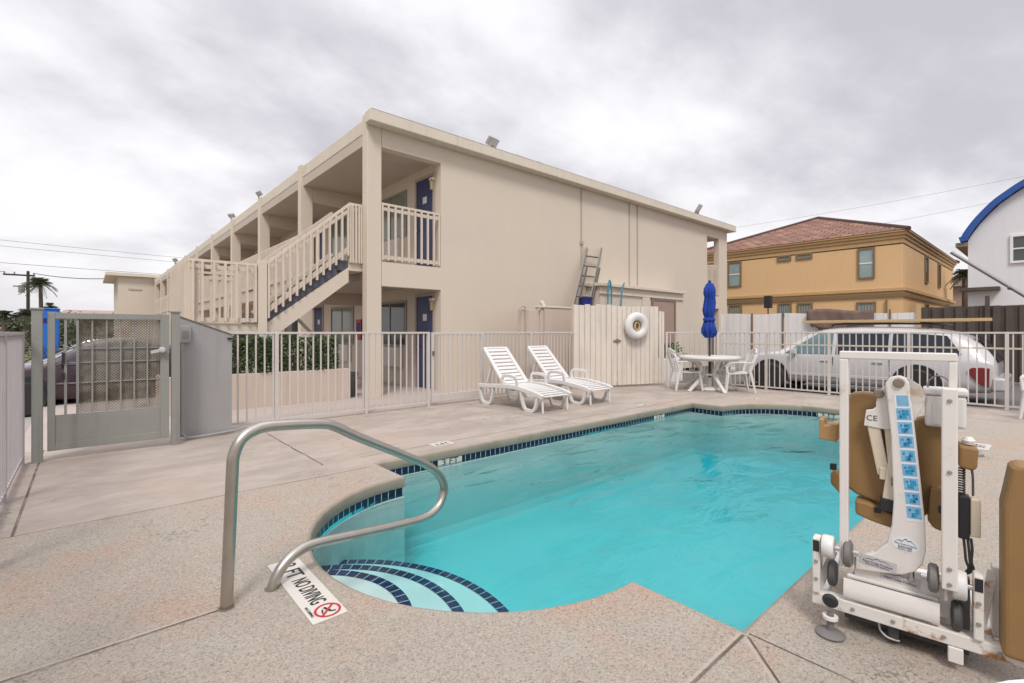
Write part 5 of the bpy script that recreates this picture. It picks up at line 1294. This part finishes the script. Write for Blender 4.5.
# white gusset and main arm
b = MB(); b.prism(xz([(.134,.930),(.209,.922),(.262,.93),(.312,.975),(.336,1.03),(.346,1.075),(.330,1.122),(.292,1.150),(.262,1.162),(.238,1.150),(.192,1.093),(.178,1.04),(.178,1.018),(.166,1.006),(.142,1.000)],.072),(0,.016,0)); gs = lb(b,'gusset_plate',M['white'],.003)
RM = Matrix.LocRotScale(LO, pl.rotation_euler, None)
text('lettering','CE',.034,RM@basis((.163,.0712,.966),(1,0,0),(0,0,1)),M['ink'],gs,extrude=.0003)
armp = [(.212,1.128),(.230,1.156),(.258,1.165),(.280,1.156),(.292,1.135),(.318,.86),(.343,.56),(.346,.44),(.336,.385),(.312,.345),(.268,.318),(.18,.302),(.106,.292),(.106,.345),(.175,.385),(.218,.44),(.234,.52),(.240,.62),(.232,.90)]
b = MB(); b.prism(xz(armp,.030),(0,.036,0)); am = lb(b,'lift_arm',M['white'],.006,seg=3)
b = MB()
b.lathe([(.0,-.012),(.016,-.012),(.020,-.004),(.020,.0)],(.258,.030,1.133),16,'Y'); b.lathe([(.0,-.012),(.016,-.012),(.020,-.004),(.020,.0)],(.188,.071,1.078),16,'Y'); lb(b,'bolt',M['brown_trim'],0,smooth=True)
# instruction sticker strip
A, Bv = Vector((.266,0,1.085)), Vector((.310,0,.555)); dv_ = (Bv-A).normalized(); sd_ = Vector((-dv_.z,0,dv_.x)); sd_ = sd_ if sd_.x > 0 else -sd_
def quad(mb, s0, s1, u0, u1, y): mb.prism([Vector((0,y,0))+A+dv_*s+sd_*u for s,u in ((s0,u0),(s0,u1),(s1,u1),(s1,u0))],(0,.0006,0))
Ls = (Bv-A).length; b = MB(); quad(b,0,Ls,-.026,.028,.0290); stx = lb(b,'instruction_sticker',M['sticker_white'],0,parent=am)
b = MB(); quad(b,.004,.050,-.018,.022,.0283); lb(b,'sticker_header',M['sticker_blue'],0,parent=stx)
for i in range(8):
    s0 = .058+(Ls-.062)*i/8; s1 = s0+(Ls-.062)/8-.009; b = MB(); quad(b,s0,s1,-.023,.025,.0284); lb(b,'pictogram_panel',M['sticker_blue'],0,parent=stx)
    b = MB(); k = i % 4
    quad(b,s0+.008,s0+.030,-.004+.003*k,.018,.0278); quad(b,s0+.026,s1-.006,-.014+.002*k,.010,.0276); quad(b,s0+.010,s0+.020,-.015,-.008,.0277); lb(b,'pictogram',M['sticker_cyan'],0,parent=stx)
label(.280,.452,.092,.064,.0295,am,[('Aqua Creek Products',-.02,.0085),('RANGER',-.20,.012),('POOL LIFT',-.36,.010)],rot=R(6),oval=True,grey=False)
label(.186,.345,.130,.042,.0295,am,[('Aqua Creek Products',-.12,.012),('REMOVE BATTERY BEFORE USE',-.36,.006)],rot=R(5))
# control box with wire handle, remote with coiled cable
b = MB(); b.box(.342,.472,.085,.185,.952,1.085); cbx = lb(b,'battery_box',M['plastic'],.012,seg=3)
b = MB(); b.box(.336,.478,.080,.190,1.086,1.114); lb(b,'box_lid',M['plastic'],.008,parent=cbx)
b = MB(); b.tube(catmull([(.352,.12,1.112),(.358,.12,1.145),(.385,.12,1.165),(.415,.12,1.150),(.425,.12,1.112)],6),.0035,6); lb(b,'wire_handle',M['grey'],0,parent=cbx)
b = MB(); b.box(.366,.390,.081,.0845,.965,1.05); lb(b,'box_latch',M['white'],.002,parent=cbx)
b = MB(); b.box(.444,.480,.055,.105,.515,.690); rmt = lb(b,'hand_control',M['black'],.006)
b = MB(); b.box(.481,.512,.058,.102,.530,.682); lb(b,'control_cover',M['cream'],.005,parent=rmt)
pts = [(.455+.011*math.cos(a),.08+.011*math.sin(a),.69+.11*a/(2*math.pi*11)) for a in [i*.35 for i in range(int(2*math.pi*11/.35))]]
b = MB(); b.tube(pts,.0032,5); lb(b,'coiled_cable',M['black'],0)
b = MB(); b.tube(catmull([(.49,.08,.69),(.49,.09,.76),(.487,.10,.80)],5),.004,6); lb(b,'thin_cable',M['darkgrey'],0)
b = MB()
for dx, ph in ((0,0),(.012,1.2),(.022,2.2)): b.tube(catmull([(.462+dx,.08,.516),(.466+dx,.085,.47),(.470+.5*dx+.006*math.sin(ph),.09,.42),(.478+dx*.6,.10,.385),(.455+dx*.3,.11,.35)],5),.005,6)
lb(b,'cable',M['darkgrey'],0)
b = MB(); b.box(.45,.48,.056,.09,.153,.36); lb(b,'mast_foot',M['grey'],.004)
# the tan seat cushion leaning at the near end
b = MB(); prof = [(.562,.135),(.562,.70),(.572,.76),(.585,.845),(.600,.862),(.93,.862),(.93,.135)]
b.prism(xz(prof,-.045),(0,.12,0)); lb(b,'seat_cushion',M['tan'],.018,seg=3)

# small hardware: bolt heads, pins and a slot on the base and brackets
for (x,z,y) in ((.10,.125,-.001),(.24,.125,-.001),(.40,.125,-.001),(.56,.125,-.001),(-.037,.30,-.013),(-.037,.22,-.013),(.501,.30,-.013),(.501,.22,-.013),(.416,.36,-.051),(.416,.42,-.051),(.416,1.08,-.051),(.416,.80,-.051)):
    b = MB(); b.lathe([(.0,-.006),(.006,-.006),(.008,-.002),(.008,.0)],(x,y,z),8,'Y'); lb(b,'bolt',M['alu'],0)
b = MB(); b.box(.075,.385,.030,.056,.245,.258); lb(b,'stop_bar',M['rust'],.003)
b = MB(); b.box(.10,.45,.058,.075,.153,.178); lb(b,'drip_lip',M['rust'],.003)
b = MB(); b.cyl((.30,.05,.345),(.30,.05,.30),.010,10); lb(b,'hinge_pin',M['chrome'],0)
b = MB(); b.bar((.508,.03,.19),(.548,.10,.40),.018,.03,up=(1,0,0)); lb(b,'brace',M['rust'],.003)
b = MB(); b.bar((-.03,.04,.17),(.02,.09,.33),.018,.03,up=(1,0,0)); lb(b,'brace',M['rust'],.003)
